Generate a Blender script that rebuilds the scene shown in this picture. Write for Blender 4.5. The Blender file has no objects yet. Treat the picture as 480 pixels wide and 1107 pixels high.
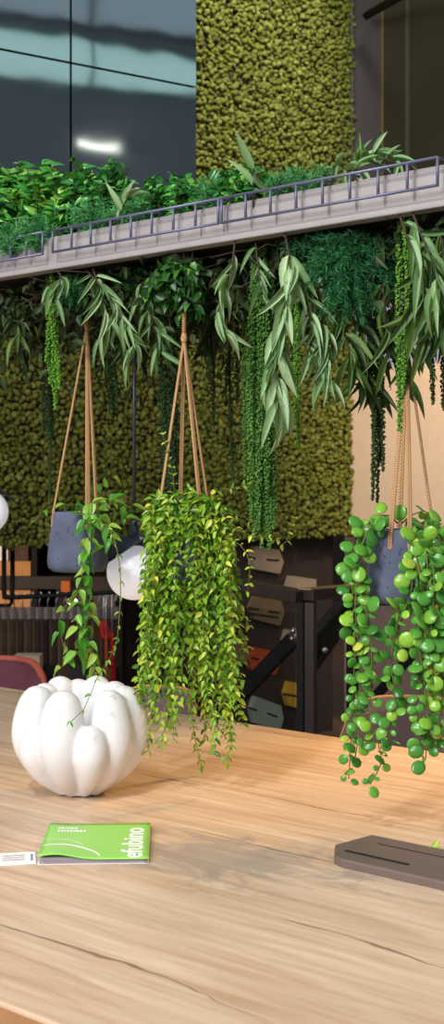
import bpy, bmesh, math, random
import numpy as np
from mathutils import Vector, Matrix
random.seed(7); rng = np.random.default_rng(11)
PI = math.pi
S = bpy.context.scene; COL = S.collection

# ---------------------------------------------------------------- camera
F = 1400.0; CX = 240.0; HY = 530.0; CZ = 1.35        # focal length in pixels, horizon row, eye height
cam = bpy.data.cameras.new('camera'); co = bpy.data.objects.new('camera', cam); COL.objects.link(co)
co.location = (0, 0, CZ); co.rotation_euler = (PI/2, 0, 0)
cam.sensor_fit = 'VERTICAL'; cam.sensor_height = 24; cam.sensor_width = 24*480/1107
cam.lens = 24*F/1107; cam.shift_y = -23.5/1107; cam.clip_start = .05
cam.dof.use_dof = True; cam.dof.focus_distance = 2.5; cam.dof.aperture_fstop = 5.6
S.camera = co
# ---------------------------------------------------------------- light and exposure
S.view_settings.view_transform = 'Standard'; S.view_settings.look = 'None'
S.view_settings.gamma = 1; S.view_settings.use_curve_mapping = False
S.view_settings.exposure = 0.68
w = bpy.data.worlds.new('World'); S.world = w; w.use_nodes = True
w.node_tree.nodes['Background'].inputs[0].default_value = (.93, .96, 1, 1)
w.node_tree.nodes['Background'].inputs[1].default_value = .38
def lamp(name, kind, loc, aim, energy, color, **kw):
    l = bpy.data.lights.new(name, kind); l.energy = energy; l.color = color
    for k, v in kw.items(): setattr(l, k, v)
    o = bpy.data.objects.new(name, l); COL.objects.link(o); o.location = loc
    o.rotation_euler = (Vector(aim)-Vector(loc)).to_track_quat('-Z', 'Y').to_euler()
    return o
lamp('daylight_from_front_window', 'AREA', (-2.6, -1.6, 3.3), (0, 2.6, 1.1), 150, (.97, .97, 1), shape='RECTANGLE', size=2.6, size_y=1.8)
lamp('added_spot_on_moss', 'SPOT', (.9, 4.3, 5.6), (-.3, 6.4, 3.85), 500, (1, .98, .9), spot_size=math.radians(50), spot_blend=.6, shadow_soft_size=.25)  # unseen spot added to stand for skylight on the upper moss
lamp('warm_spot_on_table', 'SPOT', (1.8, 4.0, 2.35), (.42, 2.92, .75), 260, (1, .56, .16), spot_size=math.radians(33), spot_blend=1.0, shadow_soft_size=.12)
lamp('warm_spot_on_parapet', 'SPOT', (1.5, 4.7, 3.4), (1.15, 6.9, 1.6), 200, (1, .8, .6), spot_size=math.radians(36), spot_blend=.8, shadow_soft_size=.2)
lamp('shop_fill_spot', 'SPOT', (-2.7, 5.3, 1.0), (-1.1, 6.9, .92), 130, (1, .8, .6), spot_size=math.radians(40), spot_blend=.6, shadow_soft_size=.08)  # unseen spot added at the left to brighten the shop cartons
lamp('plant_spot_lamp', 'SPOT', (-.9, .6, 3.3), (.0, 2.55, 1.4), 105, (1, .97, .88), spot_size=math.radians(72), spot_blend=.7, shadow_soft_size=.07)

# ---------------------------------------------------------------- helpers
def at(px, py, Y): return Vector(((px-CX)/F*Y, Y, CZ-(py-HY)/F*Y))
TZ = .75
def tpt(px, py, z=TZ):
    Y = F*(CZ-z)/(py-HY); return Vector(((px-CX)/F*Y, Y, z))
def nrm(v): return v/np.linalg.norm(v)

class MB:
    """collects shapes in world space and links them as ONE mesh object"""
    def __init__(s): s.v = []; s.f = []; s.m = []; s.c = []; s.n = 0; s.sm = []
    def add(s, verts, faces, mat=0, tint=.5, smooth=True, col=None):
        verts = np.asarray(verts, float).reshape(-1, 3); k = len(verts)
        s.v.append(verts)
        if col is None:
            col = np.zeros((k, 4)); col[:, 0] = tint; col[:, 3] = 1
        s.c.append(col)
        for f in faces: s.f.append(tuple(i+s.n for i in f))
        s.m += [mat]*len(faces); s.sm += [smooth]*len(faces); s.n += k
        return s
    def inst(s, tpl, mats, locs, tints, mat=0):
        """many transformed copies of a template (verts, faces, col) in this one mesh"""
        tv, tf, tc = tpl; N = len(locs); k = len(tv)
        if N == 0: return s
        V = np.einsum('nij,kj->nki', np.asarray(mats), tv) + np.asarray(locs)[:, None, :]
        s.v.append(V.reshape(-1, 3))
        C = np.repeat(tc[None], N, 0).copy(); C[:, :, 0] = np.asarray(tints)[:, None]
        s.c.append(C.reshape(-1, 4))
        for n in range(N):
            b = s.n + n*k
            for f in tf: s.f.append(tuple(i+b for i in f))
        s.m += [mat]*(len(tf)*N); s.sm += [True]*(len(tf)*N); s.n += k*N
        return s
    def box(s, c, size, R=None, mat=0, bev=0):
        bm = bmesh.new(); bmesh.ops.create_cube(bm, size=1)
        for v in bm.verts: v.co = Vector((v.co.x*size[0], v.co.y*size[1], v.co.z*size[2]))
        if bev: bmesh.ops.bevel(bm, geom=bm.edges[:], offset=bev, segments=2, profile=.5, affect='EDGES')
        M = (R.to_4x4() if R is not None else Matrix.Identity(4)); M.translation = Vector(c)
        bm.transform(M); return s.bm(bm, mat, False)
    def bm(s, bm, mat=0, smooth=True, tint=.5):
        bm.verts.index_update()
        s.add([v.co[:] for v in bm.verts], [tuple(v.index for v in f.verts) for f in bm.faces], mat, tint, smooth); bm.free(); return s
    def tube(s, pts, r, n=6, mat=0, tint=.5, caps=True):
        P = np.array([list(p) for p in pts], float); k = len(P)
        rr = np.full(k, r) if np.isscalar(r) else np.asarray(r, float)
        T = np.gradient(P, axis=0); T /= np.maximum(np.linalg.norm(T, axis=1), 1e-9)[:, None]
        a = np.array([0, 0, 1.]) if abs(T[0][2]) < .9 else np.array([1., 0, 0])
        V = []; A = nrm(np.cross(T[0], a))
        for i in range(k):
            A = A - T[i]*A.dot(T[i]); A = nrm(A); B = np.cross(T[i], A)
            for j in range(n):
                t = 2*PI*j/n; V.append(P[i]+rr[i]*(A*math.cos(t)+B*math.sin(t)))
        Fc = [(i*n+j, i*n+(j+1) % n, (i+1)*n+(j+1) % n, (i+1)*n+j) for i in range(k-1) for j in range(n)]
        if caps: Fc += [tuple(range(n-1, -1, -1)), tuple(range((k-1)*n, k*n))]
        return s.add(V, Fc, mat, tint)
    def lathe(s, prof, c, n=32, mat=0, closed_top=True):
        V = []; k = len(prof)
        for r, z in prof:
            for j in range(n): V.append((c[0]+r*math.cos(2*PI*j/n), c[1]+r*math.sin(2*PI*j/n), c[2]+z))
        Fc = [(i*n+j, i*n+(j+1) % n, (i+1)*n+(j+1) % n, (i+1)*n+j) for i in range(k-1) for j in range(n)]
        Fc += [tuple(range(n-1, -1, -1))]
        if closed_top: Fc += [tuple(range((k-1)*n, k*n))]
        return s.add(V, Fc, mat)
    def prism(s, pts, z0, z1, mat=0):
        """vertical prism over a polygon of world xy points"""
        n = len(pts); V = [(p[0], p[1], z0) for p in pts]+[(p[0], p[1], z1) for p in pts]
        Fc = [tuple(range(n-1, -1, -1)), tuple(range(n, 2*n))]+[(i, (i+1) % n, n+(i+1) % n, n+i) for i in range(n)]
        return s.add(V, Fc, mat, smooth=False)
    def slab(s, poly, d, mat=0):
        """extrude a 3-D polygon by vector d"""
        n = len(poly); d = Vector(d); V = [tuple(Vector(p)) for p in poly]+[tuple(Vector(p)+d) for p in poly]
        Fc = [tuple(range(n-1, -1, -1)), tuple(range(n, 2*n))]+[(i, (i+1) % n, n+(i+1) % n, n+i) for i in range(n)]
        return s.add(V, Fc, mat, smooth=False)
    def build(s, name, mats, parent=None, rot=None, loc=None, fix=False):
        V = np.concatenate(s.v)
        me = bpy.data.meshes.new(name)
        M = Matrix.Identity(4)
        if parent is not None:
            M = parent.matrix_basis.copy(); up_ = parent.parent
            while up_ is not None: M = up_.matrix_basis@M; up_ = up_.parent
        Mi = np.array(M.inverted()); V = V@Mi[:3, :3].T + Mi[:3, 3]
        me.from_pydata(V.tolist(), [], s.f)
        if not isinstance(mats, (list, tuple)): mats = [mats]
        for m in mats: me.materials.append(m)
        me.polygons.foreach_set('material_index', s.m); me.polygons.foreach_set('use_smooth', s.sm)
        a = me.attributes.new('tint', 'FLOAT_COLOR', 'POINT'); a.data.foreach_set('color', np.concatenate(s.c).ravel())
        if fix:
            b = bmesh.new(); b.from_mesh(me); bmesh.ops.recalc_face_normals(b, faces=b.faces[:]); b.to_mesh(me); b.free()
        me.update()
        o = bpy.data.objects.new(name, me); COL.objects.link(o)
        if parent is not None: o.parent = parent
        elif loc is not None or rot is not None: o.matrix_basis = M
        return o
def tag(o, label=None, cat=None, group=None, kind=None):
    if label: o['label'] = label
    if cat: o['category'] = cat
    if group: o['group'] = group
    if kind: o['kind'] = kind
    return o
def thing(name, label, cat, loc, rz=0, group=None):
    o = bpy.data.objects.new(name, None); COL.objects.link(o); o.empty_display_size = .05
    o.location = loc; o.rotation_euler = (0, 0, rz)
    o.matrix_basis = Matrix.LocRotScale(Vector(loc), Matrix.Rotation(rz, 3, 'Z'), None)
    return tag(o, label, cat, group)

# ---------------------------------------------------------------- materials
def mat(name):
    m = bpy.data.materials.new(name); m.use_nodes = True; nt = m.node_tree
    return m, nt, nt.nodes['Principled BSDF']
def N(nt, kind, **kw):
    n = nt.nodes.new(kind)
    for k, v in kw.items():
        if k.startswith('i_'): n.inputs[k[2:]].default_value = v
        else: setattr(n, k, v)
    return n
def ramp(nt, fac, stops):
    r = N(nt, 'ShaderNodeValToRGB'); e = r.color_ramp.elements
    while len(e) < len(stops): e.new(.5)
    for i, (p, c) in enumerate(stops): e[i].position = p; e[i].color = (*c, 1)
    nt.links.new(fac, r.inputs[0]); return r.outputs[0]
def srgb(r, g, b):
    f = lambda c: (c/255/12.92) if c/255 <= .04045 else ((c/255+.055)/1.055)**2.4
    return (f(r), f(g), f(b))
def plain(name, rgb, rough=.6, metal=0, noise=.12, scale=18, bump=0, spec=.5):
    m, nt, p = mat(name); c = srgb(*rgb)
    co_ = N(nt, 'ShaderNodeTexCoord'); nz = N(nt, 'ShaderNodeTexNoise', i_Scale=scale, i_Detail=4.0)
    nt.links.new(co_.outputs['Object'], nz.inputs['Vector'])
    o = ramp(nt, nz.outputs[0], [(.25, tuple(x*(1-noise) for x in c)), (.75, tuple(min(1, x*(1+noise)) for x in c))])
    nt.links.new(o, p.inputs['Base Color']); p.inputs['Roughness'].default_value = rough; p.inputs['Metallic'].default_value = metal
    p.inputs['Specular IOR Level'].default_value = spec
    if bump:
        b = N(nt, 'ShaderNodeBump', i_Strength=bump, i_Distance=.01); nt.links.new(nz.outputs[0], b.inputs['Height']); nt.links.new(b.outputs[0], p.inputs['Normal'])
    return m
def leafmat(name, stops, rough=.4, trans=.3, rib=1.25, back=None):
    m, nt, p = mat(name)
    at_ = N(nt, 'ShaderNodeAttribute', attribute_name='tint'); sp = N(nt, 'ShaderNodeSeparateColor'); nt.links.new(at_.outputs['Color'], sp.inputs[0])
    col = ramp(nt, sp.outputs[0], stops)
    rb = N(nt, 'ShaderNodeMapRange'); rb.inputs[1].default_value = .0; rb.inputs[2].default_value = .22; rb.inputs[3].default_value = rib; rb.inputs[4].default_value = 1
    nt.links.new(sp.outputs[1], rb.inputs[0])
    mx = N(nt, 'ShaderNodeVectorMath', operation='SCALE'); nt.links.new(col, mx.inputs[0]); nt.links.new(rb.outputs[0], mx.inputs['Scale'])
    nt.links.new(mx.outputs[0], p.inputs['Base Color']); p.inputs['Roughness'].default_value = rough
    tr = N(nt, 'ShaderNodeBsdfTranslucent'); ms = N(nt, 'ShaderNodeMixShader'); ms.inputs[0].default_value = trans
    g = N(nt, 'ShaderNodeVectorMath', operation='MULTIPLY'); g.inputs[1].default_value = (1.15, 1.1, .5)
    nt.links.new(mx.outputs[0], g.inputs[0]); nt.links.new(g.outputs[0], tr.inputs[0])
    nt.links.new(p.outputs[0], ms.inputs[1]); nt.links.new(tr.outputs[0], ms.inputs[2])
    nt.links.new(ms.outputs[0], nt.nodes['Material Output'].inputs[0]); return m
M = {}
M['stem'] = plain('green_brown_stem', (96, 92, 50), .6)
M['twig'] = plain('dark_twig_bark', (58, 42, 30), .8)
M['lime'] = leafmat('lime_leaf', [(0, srgb(52, 104, 26)), (.45, srgb(112, 160, 38)), (.85, srgb(172, 200, 66)), (1, srgb(214, 212, 80))], .28, .3)
M['vine'] = leafmat('pointed_vine_leaf', [(0, srgb(26, 92, 34)), (.6, srgb(78, 156, 50)), (1, srgb(158, 196, 80))], .32, .3)
M['coin'] = leafmat('round_glossy_leaf', [(0, srgb(44, 104, 42)), (.5, srgb(86, 156, 54)), (.85, srgb(150, 196, 62)), (1, srgb(204, 204, 84))], .24, .2, 1.1)
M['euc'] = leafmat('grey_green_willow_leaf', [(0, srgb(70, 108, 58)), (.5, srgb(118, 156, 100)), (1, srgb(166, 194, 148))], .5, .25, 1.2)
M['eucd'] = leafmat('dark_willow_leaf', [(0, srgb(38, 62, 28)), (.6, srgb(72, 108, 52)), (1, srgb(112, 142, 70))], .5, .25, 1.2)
M['shrub'] = leafmat('shrub_leaf', [(0, srgb(28, 96, 46)), (.55, srgb(70, 152, 60)), (1, srgb(156, 206, 92))], .22, .25)
M['fern'] = leafmat('feathery_fern', [(0, srgb(22, 84, 46)), (.6, srgb(48, 128, 70)), (1, srgb(100, 172, 100))], .6, .25, 1)
M['amb'] = leafmat('bright_amaranth', [(0, srgb(66, 122, 22)), (1, srgb(122, 176, 46))], .7, .15, 1)
M['amm'] = leafmat('mid_green_amaranth', [(0, srgb(52, 104, 32)), (1, srgb(112, 160, 66))], .7, .15, 1)
M['amd'] = leafmat('dark_green_amaranth', [(0, srgb(26, 50, 16)), (1, srgb(56, 92, 34))], .8, .1, 1)
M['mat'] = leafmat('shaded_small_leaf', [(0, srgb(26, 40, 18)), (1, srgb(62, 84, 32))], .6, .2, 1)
M['moss'] = leafmat('reindeer_moss', [(0, srgb(102, 106, 42)), (.5, srgb(132, 136, 58)), (1, srgb(160, 164, 82))], .95, .0, 1)
nt = M['moss'].node_tree; p = nt.nodes['Principled BSDF']; p.inputs['Specular IOR Level'].default_value = .1
tc_ = N(nt, 'ShaderNodeTexCoord'); nz = N(nt, 'ShaderNodeTexNoise', i_Scale=220.0, i_Detail=5.0); nt.links.new(tc_.outputs['Object'], nz.inputs['Vector'])
b_ = N(nt, 'ShaderNodeBump', i_Strength=1.0, i_Distance=.012); nt.links.new(nz.outputs[0], b_.inputs['Height']); nt.links.new(b_.outputs[0], p.inputs['Normal'])

def concrete():
    m, nt, p = mat('blue_grey_concrete'); tc = N(nt, 'ShaderNodeTexCoord')
    n1 = N(nt, 'ShaderNodeTexNoise', i_Scale=14.0, i_Detail=6.0); nt.links.new(tc.outputs['Object'], n1.inputs['Vector'])
    c = ramp(nt, n1.outputs[0], [(.3, srgb(66, 74, 94)), (.7, srgb(92, 100, 122))])
    v = N(nt, 'ShaderNodeTexVoronoi', i_Scale=75.0); nt.links.new(tc.outputs['Object'], v.inputs['Vector'])
    n2 = N(nt, 'ShaderNodeTexNoise', i_Scale=22.0); nt.links.new(tc.outputs['Object'], n2.inputs['Vector'])
    a = N(nt, 'ShaderNodeMath', operation='LESS_THAN'); a.inputs[1].default_value = .17; nt.links.new(v.outputs['Distance'], a.inputs[0])
    g = N(nt, 'ShaderNodeMath', operation='GREATER_THAN'); g.inputs[1].default_value = .54; nt.links.new(n2.outputs[0], g.inputs[0])
    mu = N(nt, 'ShaderNodeMath', operation='MULTIPLY'); nt.links.new(a.outputs[0], mu.inputs[0]); nt.links.new(g.outputs[0], mu.inputs[1])
    mx = N(nt, 'ShaderNodeMix', data_type='RGBA'); nt.links.new(mu.outputs[0], mx.inputs[0]); nt.links.new(c, mx.inputs[6]); mx.inputs[7].default_value = (*srgb(48, 52, 62), 1)
    nt.links.new(mx.outputs[2], p.inputs['Base Color']); p.inputs['Roughness'].default_value = .85
    b = N(nt, 'ShaderNodeBump', i_Strength=.5, i_Distance=.004, invert=True); nt.links.new(mu.outputs[0], b.inputs['Height']); nt.links.new(b.outputs[0], p.inputs['Normal'])
    return m
M['concrete'] = concrete()
def rope_mat():
    m, nt, p = mat('tan_twisted_rope'); tc = N(nt, 'ShaderNodeTexCoord')
    wv = N(nt, 'ShaderNodeTexWave', i_Scale=120.0, i_Distortion=1.0, bands_direction='DIAGONAL'); nt.links.new(tc.outputs['Object'], wv.inputs['Vector'])
    c = ramp(nt, wv.outputs[0], [(.1, srgb(140, 98, 60)), (.8, srgb(206, 164, 116))]); nt.links.new(c, p.inputs['Base Color']); p.inputs['Roughness'].default_value = .9
    b = N(nt, 'ShaderNodeBump', i_Strength=.6, i_Distance=.002); nt.links.new(wv.outputs[0], b.inputs['Height']); nt.links.new(b.outputs[0], p.inputs['Normal'])
    return m
M['rope'] = rope_mat()
def oak():
    m, nt, p = mat('rustic_oak'); L = nt.links.new; tc = N(nt, 'ShaderNodeTexCoord')
    def mapped(sc, loc=(0, 0, 0)):
        k = N(nt, 'ShaderNodeMapping'); k.inputs['Scale'].default_value = sc; k.inputs['Location'].default_value = loc; L(tc.outputs['Object'], k.inputs[0]); return k.outputs[0]
    def noise(vec, s, d=6, r=.6, dist=0.):
        n = N(nt, 'ShaderNodeTexNoise', i_Scale=s, i_Detail=float(d), i_Roughness=r, i_Distortion=dist); L(vec, n.inputs['Vector']); return n.outputs[0]
    grain = noise(mapped((1.1, 15, 15)), 3, 7, .55, .5)
    broad = noise(mapped((.8, 5, 5)), 2.2, 4, .5, .6)
    base = ramp(nt, grain, [(.28, srgb(198, 172, 146)), (.5, srgb(218, 196, 172)), (.72, srgb(234, 216, 196))])
    bcol = ramp(nt, broad, [(.3, srgb(204, 170, 130)), (.68, srgb(242, 226, 206))])
    mx = N(nt, 'ShaderNodeMix', data_type='RGBA', blend_type='MULTIPLY'); mx.inputs[0].default_value = .55; L(base, mx.inputs[6]); L(bcol, mx.inputs[7])
    # fine dark pores
    pores = noise(mapped((6, 190, 190)), 3, 2, .5)
    pr = ramp(nt, pores, [(.26, (.74, .68, .6)), (.42, (1, 1, 1))])
    m2 = N(nt, 'ShaderNodeMix', data_type='RGBA', blend_type='MULTIPLY'); m2.inputs[0].default_value = .35; L(mx.outputs[2], m2.inputs[6]); L(pr, m2.inputs[7])
    # cracks: thin wandering lines along the boards, broken up by noise
    spx = N(nt, 'ShaderNodeSeparateXYZ'); L(tc.outputs['Object'], spx.inputs[0])
    wob = noise(mapped((.55, 1.2, 1)), 2.0, 5, .55)
    wm = N(nt, 'ShaderNodeMath', operation='MULTIPLY_ADD'); L(wob, wm.inputs[0]); wm.inputs[1].default_value = .17; L(spx.outputs[1], wm.inputs[2])
    sc2 = N(nt, 'ShaderNodeMath', operation='MULTIPLY'); L(wm.outputs[0], sc2.inputs[0]); sc2.inputs[1].default_value = 7.3
    fr_ = N(nt, 'ShaderNodeMath', operation='PINGPONG'); L(sc2.outputs[0], fr_.inputs[0]); fr_.inputs[1].default_value = 1.0
    brk = noise(mapped((1.7, 7, 4), (1, 5, 2)), 1.6, 4, .6)
    bm_ = N(nt, 'ShaderNodeMapRange'); L(brk, bm_.inputs[0]); bm_.inputs[1].default_value = .44; bm_.inputs[2].default_value = .64; bm_.inputs[3].default_value = 0; bm_.inputs[4].default_value = .032
    lt = N(nt, 'ShaderNodeMath', operation='LESS_THAN'); L(fr_.outputs[0], lt.inputs[0]); L(bm_.outputs[0], lt.inputs[1])
    m3 = N(nt, 'ShaderNodeMix', data_type='RGBA'); sc_ = N(nt, 'ShaderNodeMath', operation='MULTIPLY'); L(lt.outputs[0], sc_.inputs[0]); sc_.inputs[1].default_value = .75
    L(sc_.outputs[0], m3.inputs[0]); L(m2.outputs[2], m3.inputs[6]); m3.inputs[7].default_value = (*srgb(110, 84, 60), 1)
    # one soft-edged grey patch across the boards
    sm_ = mapped((1, 1, 1), GREY_PATCH); mp2 = N(nt, 'ShaderNodeMapping'); mp2.inputs['Scale'].default_value = (1.9, 4.2, 0); L(sm_, mp2.inputs[0])
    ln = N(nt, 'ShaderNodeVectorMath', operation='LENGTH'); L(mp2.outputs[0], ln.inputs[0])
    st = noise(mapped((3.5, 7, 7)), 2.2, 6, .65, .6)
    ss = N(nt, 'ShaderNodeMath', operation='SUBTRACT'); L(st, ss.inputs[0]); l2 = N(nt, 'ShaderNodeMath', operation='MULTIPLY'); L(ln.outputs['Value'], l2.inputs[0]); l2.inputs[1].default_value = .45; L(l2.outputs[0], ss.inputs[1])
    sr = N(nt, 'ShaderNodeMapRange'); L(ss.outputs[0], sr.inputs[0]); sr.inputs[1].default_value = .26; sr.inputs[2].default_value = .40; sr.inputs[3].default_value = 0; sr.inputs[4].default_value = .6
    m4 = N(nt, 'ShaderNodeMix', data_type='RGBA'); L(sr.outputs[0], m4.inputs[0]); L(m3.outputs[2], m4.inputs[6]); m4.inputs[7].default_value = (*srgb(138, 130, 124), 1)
    L(m4.outputs[2], p.inputs['Base Color']); p.inputs['Roughness'].default_value = .42
    b = N(nt, 'ShaderNodeBump', i_Strength=.12, i_Distance=.003); L(pores, b.inputs['Height']); L(b.outputs[0], p.inputs['Normal'])
    return m
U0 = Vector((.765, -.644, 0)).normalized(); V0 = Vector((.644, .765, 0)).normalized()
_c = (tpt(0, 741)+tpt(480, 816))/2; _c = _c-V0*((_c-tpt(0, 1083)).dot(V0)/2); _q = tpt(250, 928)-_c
GREY_PATCH = (-_q.dot(U0), -_q.dot(V0), 0)
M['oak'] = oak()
M['oak_edge'] = plain('oak_edge_band', (168, 122, 82), .5)
M['tray'] = plain('grey_tray_board', (146, 139, 140), .55, noise=.07, scale=30)
M['wire'] = plain('lilac_grey_wire', (96, 98, 122), .4, .3)
M['soil'] = plain('dark_soil', (44, 34, 26), .95, bump=1)
M['white'] = plain('white_matt_ceramic', (222, 220, 220), .45, noise=.015)
M['black'] = plain('black_metal', (22, 20, 20), .6, 0, spec=.25)
M['dkbrown'] = plain('dark_brown_panel', (56, 44, 38), .7)
M['rail'] = plain('dark_bronze_rail', (58, 48, 44), .4, .4)
M['globe'] = plain('opal_white_globe', (226, 226, 232), .25, noise=.01)
_p = M['globe'].node_tree.nodes['Principled BSDF']; _p.inputs['Emission Color'].default_value = (.9, .92, 1, 1); _p.inputs['Emission Strength'].default_value = .22  # faint glow added to brighten the globes in the tray's shade
M['cap'] = plain('dark_blue_grey_metal_shade', (60, 64, 76), .45, .5)
M['beige'] = plain('peach_plaster', (226, 196, 164), .85, noise=.03)
M['lav'] = plain('pale_lavender_plaster', (206, 202, 214), .8, noise=.02)
M['greybrown'] = plain('grey_brown_cladding', (118, 102, 96), .7)
M['umber'] = plain('brown_grey_panel', (74, 66, 66), .55)
M['brass'] = plain('brass_edge', (206, 176, 112), .3, .8)
M['floor'] = plain('brown_floor', (104, 78, 60), .6)
M['plum'] = plain('plum_upholstery', (98, 50, 62), .9, bump=.2, scale=300)
M['rust'] = plain('rust_piping', (176, 84, 62), .8)
M['mauve'] = plain('mauve_grey_upholstery', (104, 86, 84), .9, bump=.2, scale=300)
M['tanedge'] = plain('tan_leather_edge', (196, 140, 84), .6)
M['bronze'] = plain('bronze_anodised_lid', (112, 96, 88), .4, .2, noise=.04)
M['slot'] = plain('black_brush_slot', (14, 13, 13), .9)
M['green'] = plain('bright_green_cover', (142, 206, 90), .4, noise=.04, scale=9)
M['paper'] = plain('white_paper', (236, 234, 236), .6, noise=.02)
M['pages'] = plain('greyish_page_stock', (176, 162, 170), .6)
M['ink'] = plain('blue_grey_ink', (120, 140, 170), .6)
M['clamp'] = plain('steel_clamp', (190, 190, 190), .3, .9)
M['carton'] = plain('brown_carton', (196, 140, 84), .8)
M['swatch'] = plain('brown_sample_board', (80, 56, 46), .8, noise=.3, scale=40)
M['swatch2'] = plain('olive_sample_board', (92, 74, 52), .8, noise=.3, scale=40)
M['clip'] = plain('grey_hanger_clip', (136, 122, 118), .5)
M['red'] = plain('red_fabric', (196, 36, 34), .8)
M['orange'] = plain('orange_fabric', (206, 110, 40), .8)
M['yellow'] = plain('ochre_felt', (190, 146, 36), .9)
M['felt'] = plain('beige_felt', (168, 146, 122), .9)
M['felt2'] = plain('umber_felt', (120, 98, 70), .9)
M['sage'] = plain('sage_felt', (142, 152, 136), .9)
M['ofelt'] = plain('orange_felt', (176, 74, 26), .9)
def glassy():
    m, nt, p = mat('smoked_glass'); p.inputs['Base Color'].default_value = (.75, .78, .76, 1); p.inputs['Roughness'].default_value = .03
    p.inputs['Transmission Weight'].default_value = 1; p.inputs['IOR'].default_value = 1.05; return m
M['glass'] = glassy()
def metal_panel():
    m, nt, p = mat('polished_dark_metal'); p.inputs['Metallic'].default_value = 1; p.inputs['Base Color'].default_value = (.30, .37, .40, 1); p.inputs['Roughness'].default_value = .05
    tc = N(nt, 'ShaderNodeTexCoord'); nz = N(nt, 'ShaderNodeTexNoise', i_Scale=1.6, i_Detail=2.0); nt.links.new(tc.outputs['Object'], nz.inputs['Vector'])
    b = N(nt, 'ShaderNodeBump', i_Strength=.05, i_Distance=.05); nt.links.new(nz.outputs[0], b.inputs['Height']); nt.links.new(b.outputs[0], p.inputs['Normal'])
    return m
M['panel'] = metal_panel()
def emit(name, c, s):
    m, nt, p = mat(name); p.inputs['Emission Color'].default_value = (*c, 1); p.inputs['Emission Strength'].default_value = s; p.inputs['Base Color'].default_value = (.5, .5, .5, 1); return m
M['sky'] = emit('daylight_glazing', (.62, .92, .84), .6)
M['sky2'] = emit('dim_upper_glazing', (.55, .72, .85), .22)
M['tubelight'] = emit('lit_tube', (1, .88, .7), 4)
M['bulb'] = emit('lit_shop_lamp', (1, .9, .72), 5)
M['darkwall'] = plain('blue_grey_wall', (128, 130, 140), .8)

# ---------------------------------------------------------------- setting
U = Vector((.765, -.644, 0)).normalized()          # along the table and the tray, towards the right and the camera
V_ = Vector((.644, .765, 0)).normalized()          # across, away from the camera
W = Vector((.74, .67, 0)).normalized()             # the moss wall runs this way
WN = Vector((.67, -.74, 0)).normalized()           # its normal towards the room
ANG = math.atan2(U.y, U.x); WANG = math.atan2(W.y, W.x)
Up = Vector((0, 0, 1))
def hexa(a, b, z0, z1, th, n):                     # wall piece from a to b, thickness th behind (along -n)
    a = Vector((a.x, a.y, 0)); b = Vector((b.x, b.y, 0)); d = -n*th
    return MB().prism([a, b, b+d, a+d], z0, z1)
C0 = Vector((.704, 7.2, 0)); MOSSZ = 1.108
MB().prism([(-9, -4), (10, -4), (10, 13), (-9, 13)], -.1, 0).build('floor', M['floor'])['kind'] = 'structure'
def struct(mb, name, m):
    o = mb.build(name, m, fix=True); o['kind'] = 'structure'; return o
def wallpx(px, off=0.):                            # parameter along the moss wall at image column px
    t = (px-CX)/F; C = C0+WN*off
    return C + W*((t*C.y-C.x)/(W.x-t*W.y))
# wall behind the moss, from its lower edge up; lower dark wall on the right under it
struct(hexa(C0-W*5, C0, MOSSZ+.02, 6.2, .2, WN), 'wall_back', M['dkbrown'])
struct(hexa(wallpx(243, -.12), C0-WN*.12, 0, MOSSZ+.02, .08, WN), 'wall_back_lower', M['dkbrown'])
UN = Vector((-.644, -.765, 0))
struct(hexa(C0, C0+U*3, MOSSZ, 2.02, .15, UN), 'wall_parapet', M['beige'])
struct(hexa(C0-UN*.25-U*.2, C0-UN*.25+U*3, 0, MOSSZ, .1, UN), 'wall_right_lower', M['greybrown'])
struct(hexa(C0-UN*.5-U*.4, C0-UN*.5+U*3, 2.02, 2.95, .1, UN), 'wall_right_upper', M['lav'])
struct(hexa(C0-W*.02-UN*.04, C0-UN*.04+U*.19, 2.95, 6.2, .1, UN), 'wall_brown', M['umber'])
struct(hexa(Vector((7, -3, 0)), Vector((7, 12.5, 0)), 0, 9, .2, Vector((-1, 0, 0))), 'wall_right', M['darkwall'])
struct(hexa(Vector((-7, 12.5, 0)), Vector((7, 12.5, 0)), 0, 6, .2, Vector((0, -1, 0))), 'wall_far', M['dkbrown'])
def mirrored(px, py, X):                            # where the metal panel at this image point looks on a plane x = X
    pn = Vector((.538, -.843, 0)).normalized(); pd = Vector((.843, .538, 0)).normalized(); p0 = at(213, 400, 5.9)
    t = (px-CX)/F; k = (t*p0.y-p0.x)/(pd.x-t*pd.y); q = p0+pd*k; q.z = CZ-(py-HY)/F*q.y
    d = q-Vector((0, 0, CZ)); r = d-2*d.dot(pn)*pn; return q+r*((X-q.x)/r.x)
def win(name, corners, pm):                          # four corners on the right wall, mullions between
    o = bpy.data.objects.new(name, None); COL.objects.link(o); o['kind'] = 'structure'
    q = [Vector((6.96, c.y, c.z)) for c in corners]; MB().slab(q, (.03, 0, 0)).build('pane', pm, o, fix=True)
    f = MB(); q = [c-Vector((.03, 0, 0)) for c in q]
    for a, b in zip(q, q[1:]+q[:1]): f.tube([a, b], .035, 4)
    f.tube([(q[0]+q[1])/2, (q[3]+q[2])/2], .025, 4); f.build('window_frame', M['black'], o)
win('window_1', [mirrored(-40, 24, 7), mirrored(260, 72, 7), mirrored(260, 116, 7), mirrored(-40, 82, 7)], M['sky'])
win('window_2', [mirrored(-40, -60, 7), mirrored(260, -30, 7), mirrored(260, 54, 7), mirrored(-40, 8, 7)], M['sky2'])
ta_, tb_ = mirrored(86, 156, 6.6), mirrored(128, 160, 6.6)
tl = thing('tube_light', 'lit linear tube lamp hanging before the right wall, mirrored in the metal panels', 'lamp', ta_)
MB().tube([ta_, tb_], .026, 10).build('tube', M['tubelight'], tl)
MB().tube([ta_+Up*.045, tb_+Up*.045], .03, 4).build('housing', M['black'], tl)
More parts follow.
